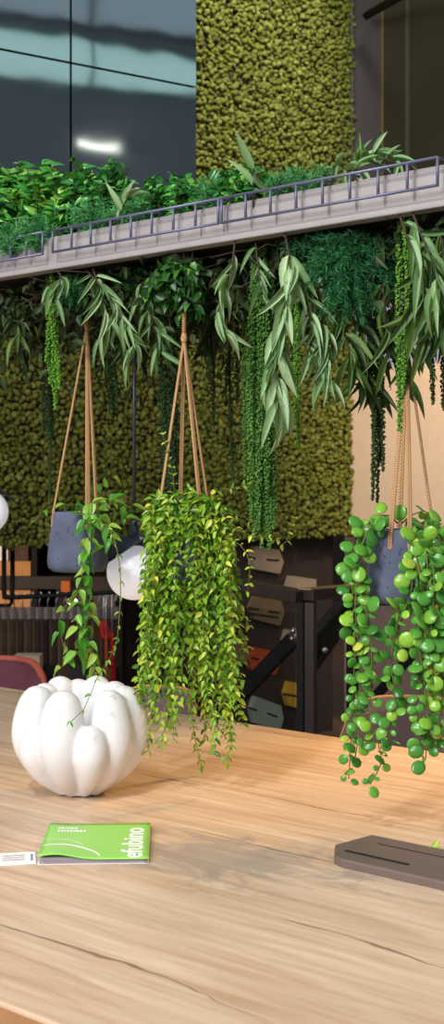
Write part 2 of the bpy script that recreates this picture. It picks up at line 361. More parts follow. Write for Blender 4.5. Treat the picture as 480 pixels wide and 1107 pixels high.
MB().tube([(ta_+tb_)/2+Up*.06, (ta_+tb_)/2+Vector((.4, 0, .06))], .012, 6).build('arm', M['black'], tl)

# moss cladding: thousands of little clumps, nobody could count them
def ico(sub, seed):
    bm = bmesh.new(); bmesh.ops.create_icosphere(bm, subdivisions=sub, radius=1); bm.verts.index_update()
    r = np.random.default_rng(seed); v = np.array([x.co[:] for x in bm.verts]); v *= (1+r.uniform(-.45, .4, len(v)))[:, None]
    f = [tuple(x.index for x in q.verts) for q in bm.faces]; bm.free(); c = np.zeros((len(v), 4)); c[:, 1] = 1; c[:, 3] = 1
    return v, f, c
mm = MB(); sp = .0195; nx = int(2.75/sp); nz_ = int((4.35-MOSSZ)/sp)
tp = [ico(1, k) for k in range(3)]
for k in range(3):
    mats, locs, tn = [], [], []
    for i in range(nx):
        for j in range(nz_):
            if (i*7+j*13+(i*j) % 5) % 3 != k: continue
            s_ = i*sp+random.uniform(-.01, .01); z = MOSSZ+j*sp+random.uniform(-.01, .01)
            r = random.uniform(.009, .018); off = random.uniform(.0, .028)
            p_ = C0-W*(s_-.012)+WN*off
            mats.append(np.array(Matrix.Rotation(random.uniform(0, 6.3), 3, Vector((random.gauss(0, 1), random.gauss(0, 1), random.gauss(0, 1))).normalized()))*r)
            locs.append((p_.x, p_.y, z)); tn.append(min(1, max(0, random.gauss(.5, .25))))
    mm.inst(tp[k], mats, locs, tn)
tag(mm.build('moss_cladding', M['moss']), 'olive green reindeer moss covering the back wall behind the hanging planter', 'moss', kind='stuff')
tr = MB().box(C0-W*.0+WN*.012+Up*4.3, (.012, .03, 2.6), Matrix.Rotation(WANG, 3, 'Z')); tr.build('trim_1', M['clamp'])['kind'] = 'structure'

# polished dark metal cladding at the upper left, four panels on one backing
PD = Vector((.843, .538, 0)).normalized(); PN = Vector((.538, -.843, 0)).normalized()
pe = at(213, 400, 5.9); pe = Vector((pe.x, pe.y, 0))
def ppx(px):
    t = (px-CX)/F; return pe + PD*((t*pe.y-pe.x)/(PD.x-t*PD.y))
zt0 = 2.15
b77 = ppx(76.5); e0 = ppx(-190)
zs = CZ+(HY-68)/F*b77.y
clad = thing('metal_cladding', 'dark polished metal panels above the tray at the upper left', 'wall panel', (pe.x, pe.y, zt0))
clad.matrix_basis.translation
g_ = .005
for (a, b) in ((e0, b77), (b77, pe)):
    for (z0, z1) in ((zt0, zs), (zs, 5.4)):
        aa = a+PD*g_; bb = b-PD*g_
        hexa(aa, bb, z0+g_, z1-g_, .03, PN).build('panel', M['panel'], clad, fix=True)
hexa(e0-PN*.03, pe-PN*.03, zt0, 5.4, .16, PN).build('backing', M['black'], clad, fix=True)

# right of the moss: dark glazed upper storey with a brass glass edge and a black beam
gl = C0-UN*.04+U*.19
ge = MB().prism([gl, gl+U*.012, gl+U*.012-UN*.03, gl-UN*.03], 2.95, 5.0)
go = thing('glass_screen', 'dark glazed screen with a bright brass edge at the upper right', 'glass screen', (gl.x, gl.y, 2.95))
ge.build('brass_edge', M['brass'], go, fix=True)
M['smoke'] = plain('dark_smoked_glazing', (62, 58, 46), .25, noise=.15, scale=3)
hexa(gl+U*.012, gl+U*2.2, 2.95, 5.6, .02, UN).build('pane', M['smoke'], go, fix=True)
M['mull'] = plain('dim_olive_mullion', (84, 78, 64), .5)
hexa(gl+U*.16+UN*.012, gl+U*.185+UN*.012, 2.95, 5.4, .012, UN).build('mullion', M['mull'], go, fix=True)
a_ = at(396, 17, 7.0); b_2 = at(470, -26, 6.3)
bo = MB().tube([a_, a_+(b_2-a_).normalized()*.9], .026, 4).build('ceiling_beam', M['black'])
tag(bo, 'black square bar slanting up across the upper right corner', 'beam')

# ---------------------------------------------------------------- table
ta = tpt(0, 741); tb = tpt(480, 816); nE = tpt(0, 1083)
mid = (ta+tb)/2
far0 = mid
wid = (far0-nE).dot(V_)
ctr = far0 - V_*(wid/2)
L0, L1 = -3.2, 1.7
tab = thing('oak_table', 'long rustic oak communal table under the hanging pots', 'table', (ctr.x, ctr.y, 0), ANG)
R_ = Matrix.Rotation(ANG, 3, 'Z')
tc_c = ctr+U*((L0+L1)/2)
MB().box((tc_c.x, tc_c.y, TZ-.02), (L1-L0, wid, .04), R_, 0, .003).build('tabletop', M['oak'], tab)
for sgn in (-1, 1):
    c = ctr + V_*sgn*(wid/2+.0006) + U*((L0+L1)/2)
    MB().box((c.x, c.y, TZ-.0225), (L1-L0-.01, .0012, .034), R_).build('edge_band', M['oak_edge'], tab)
for q in (-2.7, 1.2):
    for sgn in (-.5, .5):
        c = ctr+U*q+V_*(sgn*(wid-.3)); MB().box((c.x, c.y, (TZ-.04)/2), (.1, .1, TZ-.04), R_, 0, .004).build('leg', M['black'], tab)
    c = ctr+U*q; MB().box((c.x, c.y, TZ-.07), (.1, wid-.4, .06), R_, 0, .004).build('crossbar', M['black'], tab)

# ---------------------------------------------------------------- hanging tray
ZT = CZ+.479                                       # underside
P0 = Vector((-.503, 2.94, ZT)); TD = .56
def fpx(px, depth=0., z=None):                     # point on the tray's long line at image column px
    t = (px-CX)/F; p = P0+V_*depth
    q = p+U*((t*p.y-p.x)/(U.x-t*U.y))
    if z is not None: q.z = z
    return q
s_of = lambda q: (q-P0).dot(U)
sl, sr_ = -1.3, 1.75
tray = thing('planter_tray', 'long grey hanging tray with wire rails full of plants over the table', 'planter tray', (P0.x, P0.y, ZT), ANG)
FH = .075
c = P0+U*((sl+sr_)/2)
MB().box((c+V_*.010+Up*FH/2), (sr_-sl, .02, FH), R_, 0, .003).build('front_board', M['tray'], tray)
MB().box((c+V_*(TD-.01)+Up*FH/2), (sr_-sl, .02, FH), R_, 0, .003).build('back_board', M['tray'], tray)
MB().box((c+V_*(TD/2)+Up*.01), (sr_-sl-.002, TD-.04, .018), R_).build('base_board', M['black'], tray)
MB().box((c-V_*.006+Up*.006), (sr_-sl, .014, .012), R_, 0, .003).build('lip', M['tray'], tray)
for s_ in (sl, sr_):
    q = P0+U*s_+V_*(TD/2); MB().box((q.x, q.y, ZT+FH/2), (.02, TD, FH), R_).build('end_board', M['tray'], tray)
    MB().box((q.x, q.y, (ZT+FH)/2), (.05, .12, ZT+FH), R_, 0, .004).build('post', M['black'], tray)
def rail(s0, s1, n):
    m = MB(); o = -V_*.026; zb, zt_ = ZT+.034, ZT+FH+.006; r = .0028
    P = lambda s, z: P0+U*s+o+Up*(z-ZT)
    m.tube([P(s0, zb), P(s1, zb)], r, 8); m.tube([P(s0, zt_), P(s1, zt_)], r, 8)
    for s in np.linspace(s0, s1, n+1):
        m.tube([P(s, zb-.002), P(s, zt_), P(s, zt_)+V_*.03], r, 8)
    m.build('wire_rail', M['wire'], tray)
rail(s_of(fpx(57, -.026)), s_of(fpx(236, -.026)), 8)
rail(s_of(fpx(239.5, -.026)), s_of(fpx(473, -.026)), 8)
e_ = s_of(fpx(46, -.026)); rail(e_-.42, e_, 8); rail(s_of(fpx(486, -.026)), s_of(fpx(486, -.026))+.42, 8)

# ---------------------------------------------------------------- leaf templates
def leaf_tpl(shape, fold=.25, droop=.3, seg=6, cup=0.):
    ys = np.linspace(0, 1, seg+1); V = []; C = []
    for y in ys:
        if shape == 'lance': wv = math.sin(PI*min(1, y**.75))**.8 if 0 < y < 1 else 0
        elif shape == 'ovate': wv = math.sin(PI*y**.62)**.85 if 0 < y < 1 else 0
        elif shape == 'round': wv = math.sqrt(max(0, 1-(2*y-1)**2))
        wv = max(wv, .03)*.5
        for sx in (-1, 0, 1):
            V.append((sx*wv, y, fold*abs(sx)*wv-droop*y*y+cup*(-(2*y-1)**2)*.5)); C.append((0, abs(sx), y, 1))
    Fc = []
    for i in range(seg):
        for j in range(2):
            a = i*3+j; Fc.append((a, a+1, a+4, a+3))
    return np.array(V), Fc, np.array(C, float)
def thick_round():                                  # plump coin leaf with a rounded rim
    V = [(0, .5, .07)]; C = [(0, 0, .5, 1)]; Fc = []; n = 12
    for ring, (r, z) in enumerate(((.3, .055), (.46, .0), (.5, -.05), (.42, -.09))):
        for j in range(n):
            t = 2*PI*j/n; V.append((r*math.cos(t), .5+r*math.sin(t), z*.7-.2*(r*math.cos(t))**2)); C.append((0, .6, .5, 1))
    V.append((0, .5, -.1)); C.append((0, 1, .5, 1))
    for j in range(n): Fc.append((0, 1+j, 1+(j+1) % n))
    for k in range(3):
        for j in range(n): Fc.append((1+k*n+j, 1+(k+1)*n+j, 1+(k+1)*n+(j+1) % n, 1+k*n+(j+1) % n))
    for j in range(n): Fc.append((len(V)-1, 1+3*n+(j+1) % n, 1+3*n+j))
    return np.array(V), Fc, np.array(C, float)
LANCE = [leaf_tpl('lance', .35, d, 6) for d in (.05, .25, .5)]
LANCE_S = [leaf_tpl('lance', .3, d, 4) for d in (.1, .3)]
OVATE = [leaf_tpl('ovate', .3, d, 6) for d in (.1, .3, .5)]
OVATE_S = [leaf_tpl('ovate', .35, d, 4) for d in (.1, .35)]
COIN = [thick_round()]
def frame(d, n, L, Wd):
    """matrix taking template x,y,z to across, along d, normal ~n"""
    d = nrm(np.asarray(d, float)); n = np.asarray(n, float); n = n-d*n.dot(d)
    if np.linalg.norm(n) < 1e-5: n = np.cross(d, [1, .3, .2])
    n = nrm(n); x = np.cross(d, n)
    return np.stack([x*Wd, d*L, n*L], 1)
def gauss3(s=1.): return rng.normal(0, s, 3)
class Leaves:
    def __init__(s, tpls): s.t = tpls; s.b = [([], [], []) for _ in tpls]
    def put(s, p, d, n, L, Wd, tint):
        b = s.b[random.randrange(len(s.t))]; b[0].append(frame(d, n, L, Wd)); b[1].append(np.asarray(p, float)); b[2].append(min(1, max(0, tint)))
    def into(s, mb, mat=0):
        for t, b in zip(s.t, s.b): mb.inst(t, b[0], b[1], b[2], mat)
def bez(P, n):
    """smooth curve through the given points"""
    P = [np.asarray(p, float) for p in P]; Q = [2*P[0]-P[1]]+P+[2*P[-1]-P[-2]]; out = []
    per = max(2, n//(len(P)-1))
    for i in range(1, len(Q)-2):
        for k in range(per):
            t = k/per; a, b, c, d = Q[i-1], Q[i], Q[i+1], Q[i+2]
            out.append(.5*((2*b)+(-a+c)*t+(2*a-5*b+4*c-d)*t*t+(-a+3*b-3*c+d)*t**3))
    out.append(P[-1]); return np.array(out)
def resample(path, step):
    d = np.linalg.norm(np.diff(path, axis=0), axis=1); s = np.concatenate([[0], np.cumsum(d)])
    n = max(2, int(s[-1]/step)+1); q = np.linspace(0, s[-1], n)
    return np.stack([np.interp(q, s, path[:, k]) for k in range(3)], 1)

# ---------------------------------------------------------------- hanging pots
def make_pot(name, label, px, py_top, Y, apex_py, rim_deg, lean=0):
    top = at(px, py_top, Y); H = .135; base = top-Up*H
    root = thing(name, label, 'hanging plant', base)
    prof = [(r_*1.2, z_) for r_, z_ in [(.034, 0), (.046, .002), (.054, .009), (.0565, .02), (.056, .04), (.052, .08), (.047, .115), (.0445, .132), (.0435, .135), (.0405, .135), (.0395, .128), (.040, .118)]]
    MB().lathe(prof, base, 40, closed_top=False).build('pot', M['concrete'], root)
    MB().lathe([(.045, .112), (.0483, .118), (.036, .121), (.01, .124)], base, 24).build('soil', M['soil'], root)
    apex = at(px+lean, apex_py, Y); tz = Vector((apex.x, apex.y, ZT+.001))
    for k, dg in enumerate(rim_deg):
        t = math.radians(dg); rp = base+Vector((math.sin(t)*.057, -math.cos(t)*.057, .118))
        m = MB()
        for q in (-1, 1):
            o = Vector((math.cos(t)*q*.0022, math.sin(t)*q*.0022, 0))
            inner = base+Vector((math.sin(t)*.0385, -math.cos(t)*.0385, .125))
            m.tube([apex+o*.5, rp+o+Up*.0, rp+o-Up*.012, base+Vector((math.sin(t)*.0592, -math.cos(t)*.0592, .100))+o], [.0026]*4, 6)
        m.build('rope', M['rope'], root)
    m = MB().tube([tz, apex], .0045, 8); m.tube([apex+Up*.012, apex, apex-Up*.012], [.004, .0075, .004], 8); m.build('rope_top', M['rope'], root)
    return root, base, top
# --- left pot: vine with pointed leaves
potL, bL, tL = make_pot('hanging_planter', 'blue grey concrete pot with pointed-leaf vine, leftmost of the three hung pots', 84, 553, 2.9, 352, (-78, 28, 55, 160), 10)
def vine_strand(root, pts, leafset, matname, step, L, Wd, tint, hang=.5, jit=.5, stem_r=.0011, name='vine', L1_=None, pair=True, spread=1.):
    path = resample(bez(pts, 40), step); mb = MB(); lv = Leaves(leafset); n = len(path)
    mb.tube(path, np.linspace(stem_r, stem_r*.6, n), 5, 1)
    ph = random.uniform(0, 6.3)
    for i in range(1, n):
        d = nrm(path[i]-path[i-1]); a = nrm(np.cross(d, [.31, -.77, .2]) + 1e-6); b = np.cross(d, a)
        t = ph+i*2.4 if not pair else ph+(i % 2)*PI/2
        f = i/n; LL = L if L1_ is None else L*(1-f)+L1_*f
        for sgn in ((-1, 1) if pair else (1,)):
            side = (a*math.cos(t)+b*math.sin(t))*sgn
            dd = side*spread+d*.35+np.array([0, 0, -hang])+gauss3(jit*.35)
            k = random.uniform(.7, 1.2)
            nn = np.array([0, -.45, .9])+gauss3(.35)
            lv.put(path[i], dd, nn, LL*k, LL*k*Wd*random.uniform(.85, 1.1), tint+random.gauss(0, .22))
    lv.into(mb, 0); return mb.build(name, [M[matname], M['stem']], root)
def w_at(px, py, Y): return np.array(at(px, py, Y))
R0 = np.array(tL)
left_vines = [
    [(96, 553, 2.86), (100, 542, 2.82), (97, 570, 2.80), (94, 600, 2.79), (92, 640, 2.79), (95, 668, 2.79), (90, 690, 2.79), (96, 716, 2.79), (100, 728, 2.79)],
    [(93, 556, 2.86), (92, 565, 2.80), (91, 600, 2.78), (88, 625, 2.77), (84, 660, 2.76), (84, 690, 2.76), (82, 704, 2.76)],
    [(88, 640, 2.78), (74, 652, 2.77), (66, 662, 2.77), (64, 680, 2.77), (70, 705, 2.77), (66, 722, 2.77)],
    [(92, 640, 2.79), (97, 660, 2.77), (93, 684, 2.77), (103, 712, 2.77), (101, 735, 2.77)],
    [(90, 552, 2.92), (104, 538, 2.95), (116, 528, 2.98), (122, 516, 3.0)],
    [(92, 552, 2.92), (110, 548, 2.93), (124, 552, 2.92), (136, 560, 2.92)],
    [(92, 553, 2.9), (112, 542, 2.92), (130, 546, 2.93), (146, 552, 2.95)],
    [(88, 553, 2.94), (106, 534, 3.0), (128, 536, 3.0), (142, 546, 3.0)],
    [(94, 554, 2.86), (108, 556, 2.82), (116, 566, 2.82), (119, 582, 2.82)],
    [(74, 556, 2.94), (68, 546, 2.95), (80, 545, 2.93), (86, 552, 2.9)],
    [(96, 553, 2.9), (108, 560, 2.85), (114, 574, 2.84), (112, 590, 2.84)],
    [(94, 552, 2.95), (112, 532, 2.98), (124, 542, 2.98), (134, 556, 2.96), (130, 566, 2.96)],
    [(57, 556, 2.9), (50, 551, 2.88), (43, 556, 2.87), (37, 564, 2.86)],
    [(96, 556, 2.86), (120, 575, 2.7), (130, 620, 2.62), (128, 680, 2.58), (122, 705, 2.5), (104, 735, 2.42), (92, 765, 2.40), (77, 780, 2.39)],
]
for i, v in enumerate(left_vines):
    sp_ = .026 if i < 11 else .03
    L, wd = (.036, .5)
    if i == 12: L = .02
    if i == 13: L, wd, sp_ = .013, .42, .03
    vine_strand(potL, [w_at(*q) for q in v], OVATE, 'vine', sp_, L, wd, .74 if i != 13 else .85, .55, .6, .0012, pair=(i in (0, 1, 3, 8, 9, 13)))
# --- middle pot: mass of small lime leaves
potM, bM, tM = make_pot('hanging_planter', 'grey pot overflowing with long lime green small-leaved strands, middle of the three hung pots', 199, 556, 2.62, 366, (-70, 40, 75, 190))
TM = np.array(tM)
def fall(root_top, ang, reach, tip_px, tip_py, depth_jit, lift=.03, r0=.03):
    t = ang; s = root_top+np.array([math.sin(t)*r0, -math.cos(t)*r0, -.008])
    ty = root_top[1]-math.cos(t)*reach+depth_jit
    tip = w_at(tip_px, tip_py, ty)
    out = root_top+np.array([math.sin(t)*reach*.62, -math.cos(t)*reach*.62, lift])
    a = out*.5+tip*.5; a[2] = out[2]*.62+tip[2]*.38; a[:2] = out[:2]*.55+tip[:2]*.45; a += gauss3(.006)
    b = out*.2+tip*.8; b[:2] = out[:2]*.2+tip[:2]*.8; b += gauss3(.008)
    return [s, (s+out)/2+np.array([0, 0, .012]), out, a, b, tip]
tips = [(152, 760), (160, 812), (168, 778), (178, 752), (174, 806), (150, 735), (158, 700), (188, 800), (182, 770), (196, 730), (204, 700),
        (212, 760), (218, 828), (222, 800), (228, 770), (232, 812), (238, 790), (246, 826), (251, 806), (258, 770), (262, 735), (268, 700), (270, 676), (262, 782), (240, 740), (226, 720),
        (166, 690), (156, 650), (174, 670), (186, 690), (198, 670), (210, 650), (222, 660), (234, 680), (246, 700), (254, 690), (260, 660), (248, 650), (236, 640), (206, 620), (190, 640),
        (180, 630), (166, 640), (220, 620), (244, 626), (256, 628), (150, 790), (146, 776), (208, 780), (198, 760), (192, 780), (236, 760), (250, 750), (228, 610), (212, 600), (242, 604), (186, 604), (200, 596), (254, 604), (164, 610), (154, 745), (163, 765), (170, 740), (177, 785), (184, 760), (158, 725), (148, 760), (226, 785), (234, 775), (242, 795), (248, 770), (256, 755), (230, 745), (244, 755), (252, 735), (262, 715)]
for i, (x, y) in enumerate(tips):
    dx = (x-203)/70
    ang = math.asin(max(-.98, min(.98, dx)))+random.uniform(-.3, .3)
    if random.random() < .22: ang = PI-ang
    reach = .055+.05*random.random()+(.03 if abs(dx) > .6 else 0)
    f = fall(TM, ang, reach, x, y, random.uniform(-.02, .02), random.uniform(.0, .03))
    vine_strand(potM, f, LANCE_S, 'lime', .0125, random.uniform(.019, .0245), .5, random.choice((.34, .45, .54, .62)), .35, .6, .0009, L1_=.0155)
sprays = [[(215, 552, 2.6), (224, 540, 2.58), (238, 530, 2.56), (254, 528, 2.54), (270, 522, 2.52)],
          [(222, 556, 2.58), (236, 552, 2.55), (250, 566, 2.52), (268, 578, 2.5), (284, 580, 2.5), (300, 584, 2.5)],
          [(205, 550, 2.6), (190, 545, 2.6), (188, 525, 2.6), (184, 500, 2.6), (176, 470, 2.6)],
          [(230, 560, 2.6), (255, 556, 2.6), (285, 572, 2.58), (306, 590, 2.57), (318, 560, 2.57)],
          [(186, 556, 2.58), (196, 535, 2.56), (204, 528, 2.56)],
          [(240, 575, 2.55), (262, 592, 2.53), (270, 610, 2.52), (268, 640, 2.52)]]
for v in sprays: vine_strand(potM, [w_at(*q) for q in v], LANCE_S, 'lime', .016, .017, .5, .72, .0, .5, .0009, L1_=.012)
# domed crown filling
for i in range(60):
    a = random.uniform(0, 2*PI); r = random.uniform(.0, .05); q = TM+np.array([math.sin(a)*.02, -math.cos(a)*.02, -.01])
    e = TM+np.array([math.sin(a)*(.02+r*.9), -math.cos(a)*(.02+r*.9), random.uniform(.012, .042)-.5*r]); e2 = e+np.array([math.sin(a)*.02, -math.cos(a)*.02, -.035])
    vine_strand(potM, [q, e, e2], LANCE_S, 'lime', .011, .025, .5, .56, .1, .7, .0009, name='shoot')
# --- right pot: round glossy leaves
potR, bR, tR = make_pot('hanging_planter', 'concrete pot with round glossy coin-like leaves, rightmost of the three hung pots', 436, 572, 2.36, 372, (-32, 4, 88, 180), 4)
TR = np.array(tR)
def coin_strand(pts, step=.017, L=.027, tint=.5, L1_=None):
    path = resample(bez(pts, 40), step); mb = MB(); lv = Leaves(COIN); n = len(path)
    mb.tube(path, np.linspace(.0015, .001, n), 5, 1); ph = random.uniform(0, 6)
    for i in range(1, n):
        d = nrm(path[i]-path[i-1]); a = nrm(np.cross(d, [.31, -.77, .2])); b = np.cross(d, a); t = ph+(i % 2)*PI/2
        LL = L*(1-i/n)+(L1_ or L)*i/n
        for sgn in (-1, 1):
            side = (a*math.cos(t)+b*math.sin(t))*sgn; side[1] *= .6
            k = random.choice((.6, .8, .98, 1.1))
            dd = side+np.array([0, -.1, -.35])+gauss3(.25); p = path[i]+nrm(dd)*.004
            nn = np.array([0, -1., .38])+gauss3(.28)+side*.25
            lv.put(p, dd, nn, LL*k, LL*k*random.uniform(.84, .98), tint+random.gauss(0, .17))
    lv.into(mb, 0); return mb.build('vine', [M['coin'], M['stem']], potR)
right = [
    [(416, 570, 2.34), (402, 562, 2.32), (390, 576, 2.31), (384, 600, 2.3), (381, 640, 2.3), (384, 690, 2.3), (382, 740, 2.3), (380, 790, 2.3), (377, 842, 2.3)],
    [(418, 570, 2.33), (398, 572, 2.30), (388, 610, 2.29), (384, 655, 2.29), (386, 680, 2.29), (389, 730, 2.29), (388, 790, 2.29), (384, 818, 2.29)],
    [(392, 640, 2.29), (396, 660, 2.28), (402, 700, 2.28), (400, 760, 2.28), (408, 800, 2.28), (412, 825, 2.28), (400, 848, 2.28)],
    [(444, 590, 2.28), (446, 630, 2.26), (436, 665, 2.26), (424, 700, 2.26), (424, 730, 2.26), (428, 760, 2.26), (420, 790, 2.26), (423, 800, 2.26)],
    [(440, 580, 2.28), (452, 610, 2.24), (456, 650, 2.23), (452, 690, 2.23), (458, 730, 2.23), (462, 780, 2.23), (460, 822, 2.23)],
    [(446, 575, 2.29), (460, 590, 2.25), (462, 640, 2.24), (458, 680, 2.24), (455, 720, 2.24), (454, 770, 2.24), (456, 800, 2.24)],
    [(450, 575, 2.30), (470, 590, 2.26), (476, 640, 2.25), (474, 700, 2.25), (478, 750, 2.25), (474, 800, 2.25)],
    [(450, 570, 2.33), (474, 580, 2.29), (486, 640, 2.28), (484, 700, 2.28), (488, 770, 2.28), (484, 800, 2.28)],
    [(446, 572, 2.38), (478, 575, 2.38), (498, 620, 2.38), (500, 700, 2.38), (496, 760, 2.38)],
    [(438, 572, 2.42), (460, 580, 2.44), (470, 640, 2.45), (468, 700, 2.45), (470, 760, 2.45)],
    [(450, 580, 2.28), (468, 610, 2.24), (468, 660, 2.23), (464, 700, 2.23), (470, 740, 2.23)],
    [(430, 566, 2.36), (420, 556, 2.35), (410, 556, 2.35), (402, 566, 2.34)],
    [(434, 566, 2.36), (446, 556, 2.36), (458, 552, 2.36), (470, 560, 2.36)],
    [(438, 568, 2.33), (450, 566, 2.31), (464, 570, 2.30), (478, 566, 2.3)],
    [(425, 640, 2.27), (432, 660, 2.25), (428, 680, 2.25), (440, 700, 2.25)],
]
for i, v in enumerate(right):
    coin_strand([w_at(*q) for q in v], .019 if i > 2 else .0185, .0295, random.choice((.36, .46, .55)) if i < 4 else random.choice((.48, .58, .68)), .025 if i > 3 else .019)

# ---------------------------------------------------------------- plants under the tray
def amaranth(label, px, depth, specs, matname, group=None, tw=.0045):
    """specs: list of (dx px at top, tip px, tip py, radius)"""
    base = fpx(px, depth); base.z = ZT
    root = thing('trailing_amaranth', label, 'hanging plant', base, 0, group)
    o_ = OCT
    for (dx, tx, ty, r) in specs:
        s = np.array(base)+np.array([dx*base.y/F, random.uniform(-.02, .02), 0]); tip = w_at(tx, ty, base.y+random.uniform(-.03, .03))
        m1 = s*.55+tip*.45; m1[:2] += rng.normal(0, .004, 2); path = resample(bez([s, m1, tip], 30), .0032 if r > .004 else .0026)
        mb = MB(); mb.tube(path, .001, 4, 0, .2); n = len(path); mats, locs, tn = [], [], []
        prof = np.clip(np.minimum(np.linspace(.35, 3, n), np.linspace(4, .45, n)), 0, 1)
        for i in range(n):
            for k in range(3):
                a = random.uniform(0, 6.3); rr = r*prof[i]*random.uniform(.55, 1.05)
                mats.append(np.array(Matrix.Rotation(a, 3, 'Z'))*(.0021+.16*r)*random.uniform(.7, 1.2)); locs.append(path[i]+np.array([math.cos(a)*rr, math.sin(a)*rr, random.uniform(-.002, .002)])); tn.append(random.uniform(0, 1)*random.uniform(.3, 1))
        mb.inst(o_, mats, locs, tn); mb.build('strand', M[matname], root)
    return root
OCT = (np.array([(1, 0, 0), (-1, 0, 0), (0, 1, 0), (0, -1, 0), (0, 0, 1), (0, 0, -1.)]), [(0, 2, 4), (2, 1, 4), (1, 3, 4), (3, 0, 4), (2, 0, 5), (1, 2, 5), (3, 1, 5), (0, 3, 5)], np.array([(0, 1, 0, 1)]*6, float))
amaranth('bright green tasselled amaranth hanging left of the leftmost pot ropes', 54, .03, [(-2, 54, 415, .006), (2, 60, 442, .006), (4, 64, 420, .005), (-4, 50, 390, .005)], 'amb')
amaranth('dark amaranth tassel trailing behind the bright strands at the left', 52, .33, [(-3, 47, 465, .006), (0, 52, 476, .007), (3, 57, 470, .006), (1, 54, 540, .003)], 'amd')
amaranth('short dark amaranth tassel just left of the globe lamp rod', 122, .22, [(-3, 119, 446, .006), (1, 123, 450, .006), (4, 127, 440, .005)], 'amd')
amaranth('broad dark amaranth bunch behind the middle pot ropes', 184, .28, [(-6, 178, 545, .008), (-2, 182, 556, .009), (2, 187, 550, .009), (5, 192, 540, .008), (0, 185, 530, .009)], 'amd')
amaranth('thin dark amaranth strands right of the middle pot ropes', 246, .36, [(-14, 231, 462, .004), (-2, 244, 432, .005), (4, 252, 522, .004), (8, 256, 435, .005)], 'amd')
amaranth('slim mid green amaranth strand left of the big drooping bunch', 266, .22, [(-1, 265, 515, .0055), (3, 269, 470, .005)], 'amm')
amaranth('big drooping green amaranth bunch hanging to the moss wall foot', 284, .08, [(-10, 271, 560, .006), (-7, 275, 585, .0065), (-4, 279, 572, .0065), (-1, 283, 592, .007), (2, 287, 580, .0065), (5, 291, 594, .0065), (8, 295, 570, .006), (10, 298, 555, .0055), (0, 284, 540, .008), (3, 289, 530, .008), (-5, 278, 535, .007), (-8, 274, 520, .006)], 'amm')
amaranth('lone bright green amaranth strand below the pale willow leaves', 322, .05, [(0, 322, 483, .0055), (-3, 319, 430, .004)], 'amb')
amaranth('dark green amaranth pair hanging before the right edge of the moss', 408, .1, [(-3, 403, 540, .004), (1, 408, 542, .0045), (5, 414, 508, .0045), (3, 411, 500, .0045), (-2, 405, 490, .005)], 'amd')
amaranth('long bright green amaranth strand beside the rightmost pot ropes', 433, .03, [(0, 432, 466, .0062), (2, 435, 430, .005)], 'amb')
amaranth('two dark amaranth tassels at the right edge of the picture', 473, .12, [(-5, 468, 437, .005), (6, 479, 442, .005), (-9, 464, 395, .004)], 'amd')

def willow(label, pts, n_leaf, L, matname='euc', tint=.6, wd=.12, spread=.62):
    """pts: (px, py, depth behind tray front) control points, first one under the tray"""
    P = []
    for i, (x, y, dpt) in enumerate(pts):
        q = fpx(x, dpt); Yq = q.y; P.append(w_at(x, y, Yq))
    P[0][2] = min(P[0][2], ZT+.002) if P[0][2] < ZT else ZT
    base = Vector((P[0][0], P[0][1], ZT)); P[0] = np.array(base)
    root = thing('willow_branch', label, 'plant', base)
    path = bez(P, 40); m = MB(); m.tube(path, np.linspace(.0022, .0008, len(path)), 5, 0); m.build('stem', M['twig'], root)
    lv = Leaves(LANCE); n = len(path)
    for k in range(n_leaf):
        f = .12+.88*(k+random.random()*.6)/n_leaf; i = min(n-2, int(f*(n-1))); d = nrm(path[i+1]-path[i]+1e-6); a = gauss3(1); a -= d*a.dot(d); a = nrm(a); a[1] *= .7
        dd = d*random.uniform(.3, .7)+a*spread*random.uniform(.5, 1.6)+np.array([0, -.05, -.6])
        nn = np.array([random.gauss(0, .6), -1, .35+random.gauss(0, .3)])
        q = random.uniform(.65, 1.15); lv.put(path[i], dd, nn, L*q, L*q*wd*random.uniform(.85, 1.25), tint+random.gauss(0, .22))
    mb = MB(); lv.into(mb); mb.build('foliage', M[matname], root); return root
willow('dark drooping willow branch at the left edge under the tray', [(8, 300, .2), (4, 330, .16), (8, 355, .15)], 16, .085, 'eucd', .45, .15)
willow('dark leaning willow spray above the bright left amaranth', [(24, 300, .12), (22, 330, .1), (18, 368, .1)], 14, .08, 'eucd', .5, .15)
willow('pale willow sprig curling over the bright left amaranth', [(62, 296, .0), (66, 302, -.03), (56, 312, -.03), (62, 325, -.03)], 8, .07, 'euc', .45, .18)
willow('pale willow branch arching right above the globe lamp rod', [(92, 294, .03), (105, 305, -.02), (125, 330, -.03), (142, 362, -.02), (146, 385, -.02)], 22, .07, 'euc', .7)
willow('grey green willow branch hanging beside the leftmost pot ropes', [(100, 294, .02), (108, 315, -.02), (114, 345, -.02), (108, 370, -.02)], 15, .075, 'euc', .7)
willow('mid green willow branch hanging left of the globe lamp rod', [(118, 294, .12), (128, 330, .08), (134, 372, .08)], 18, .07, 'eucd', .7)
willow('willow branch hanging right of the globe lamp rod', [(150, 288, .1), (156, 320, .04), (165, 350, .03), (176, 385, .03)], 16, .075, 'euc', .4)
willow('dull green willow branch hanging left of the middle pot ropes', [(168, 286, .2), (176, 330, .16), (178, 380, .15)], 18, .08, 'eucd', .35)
willow('pale willow spray just right of the middle pot ropes', [(254, 278, .0), (250, 292, -.04), (240, 315, -.05), (236, 345, -.05), (246, 365, -.05)], 15, .07, 'euc', .72)
willow('small pale willow sprig between the middle ropes and big bunch', [(276, 272, .02), (280, 295, -.03), (284, 318, -.03)], 9, .06, 'euc', .6)
willow('largest pale willow branch hanging lowest over the big amaranth bunch', [(308, 266, .0), (314, 290, -.05), (308, 330, -.06), (304, 370, -.06), (298, 410, -.05), (302, 440, -.05)], 36, .088, 'euc', .85, .165, .42)
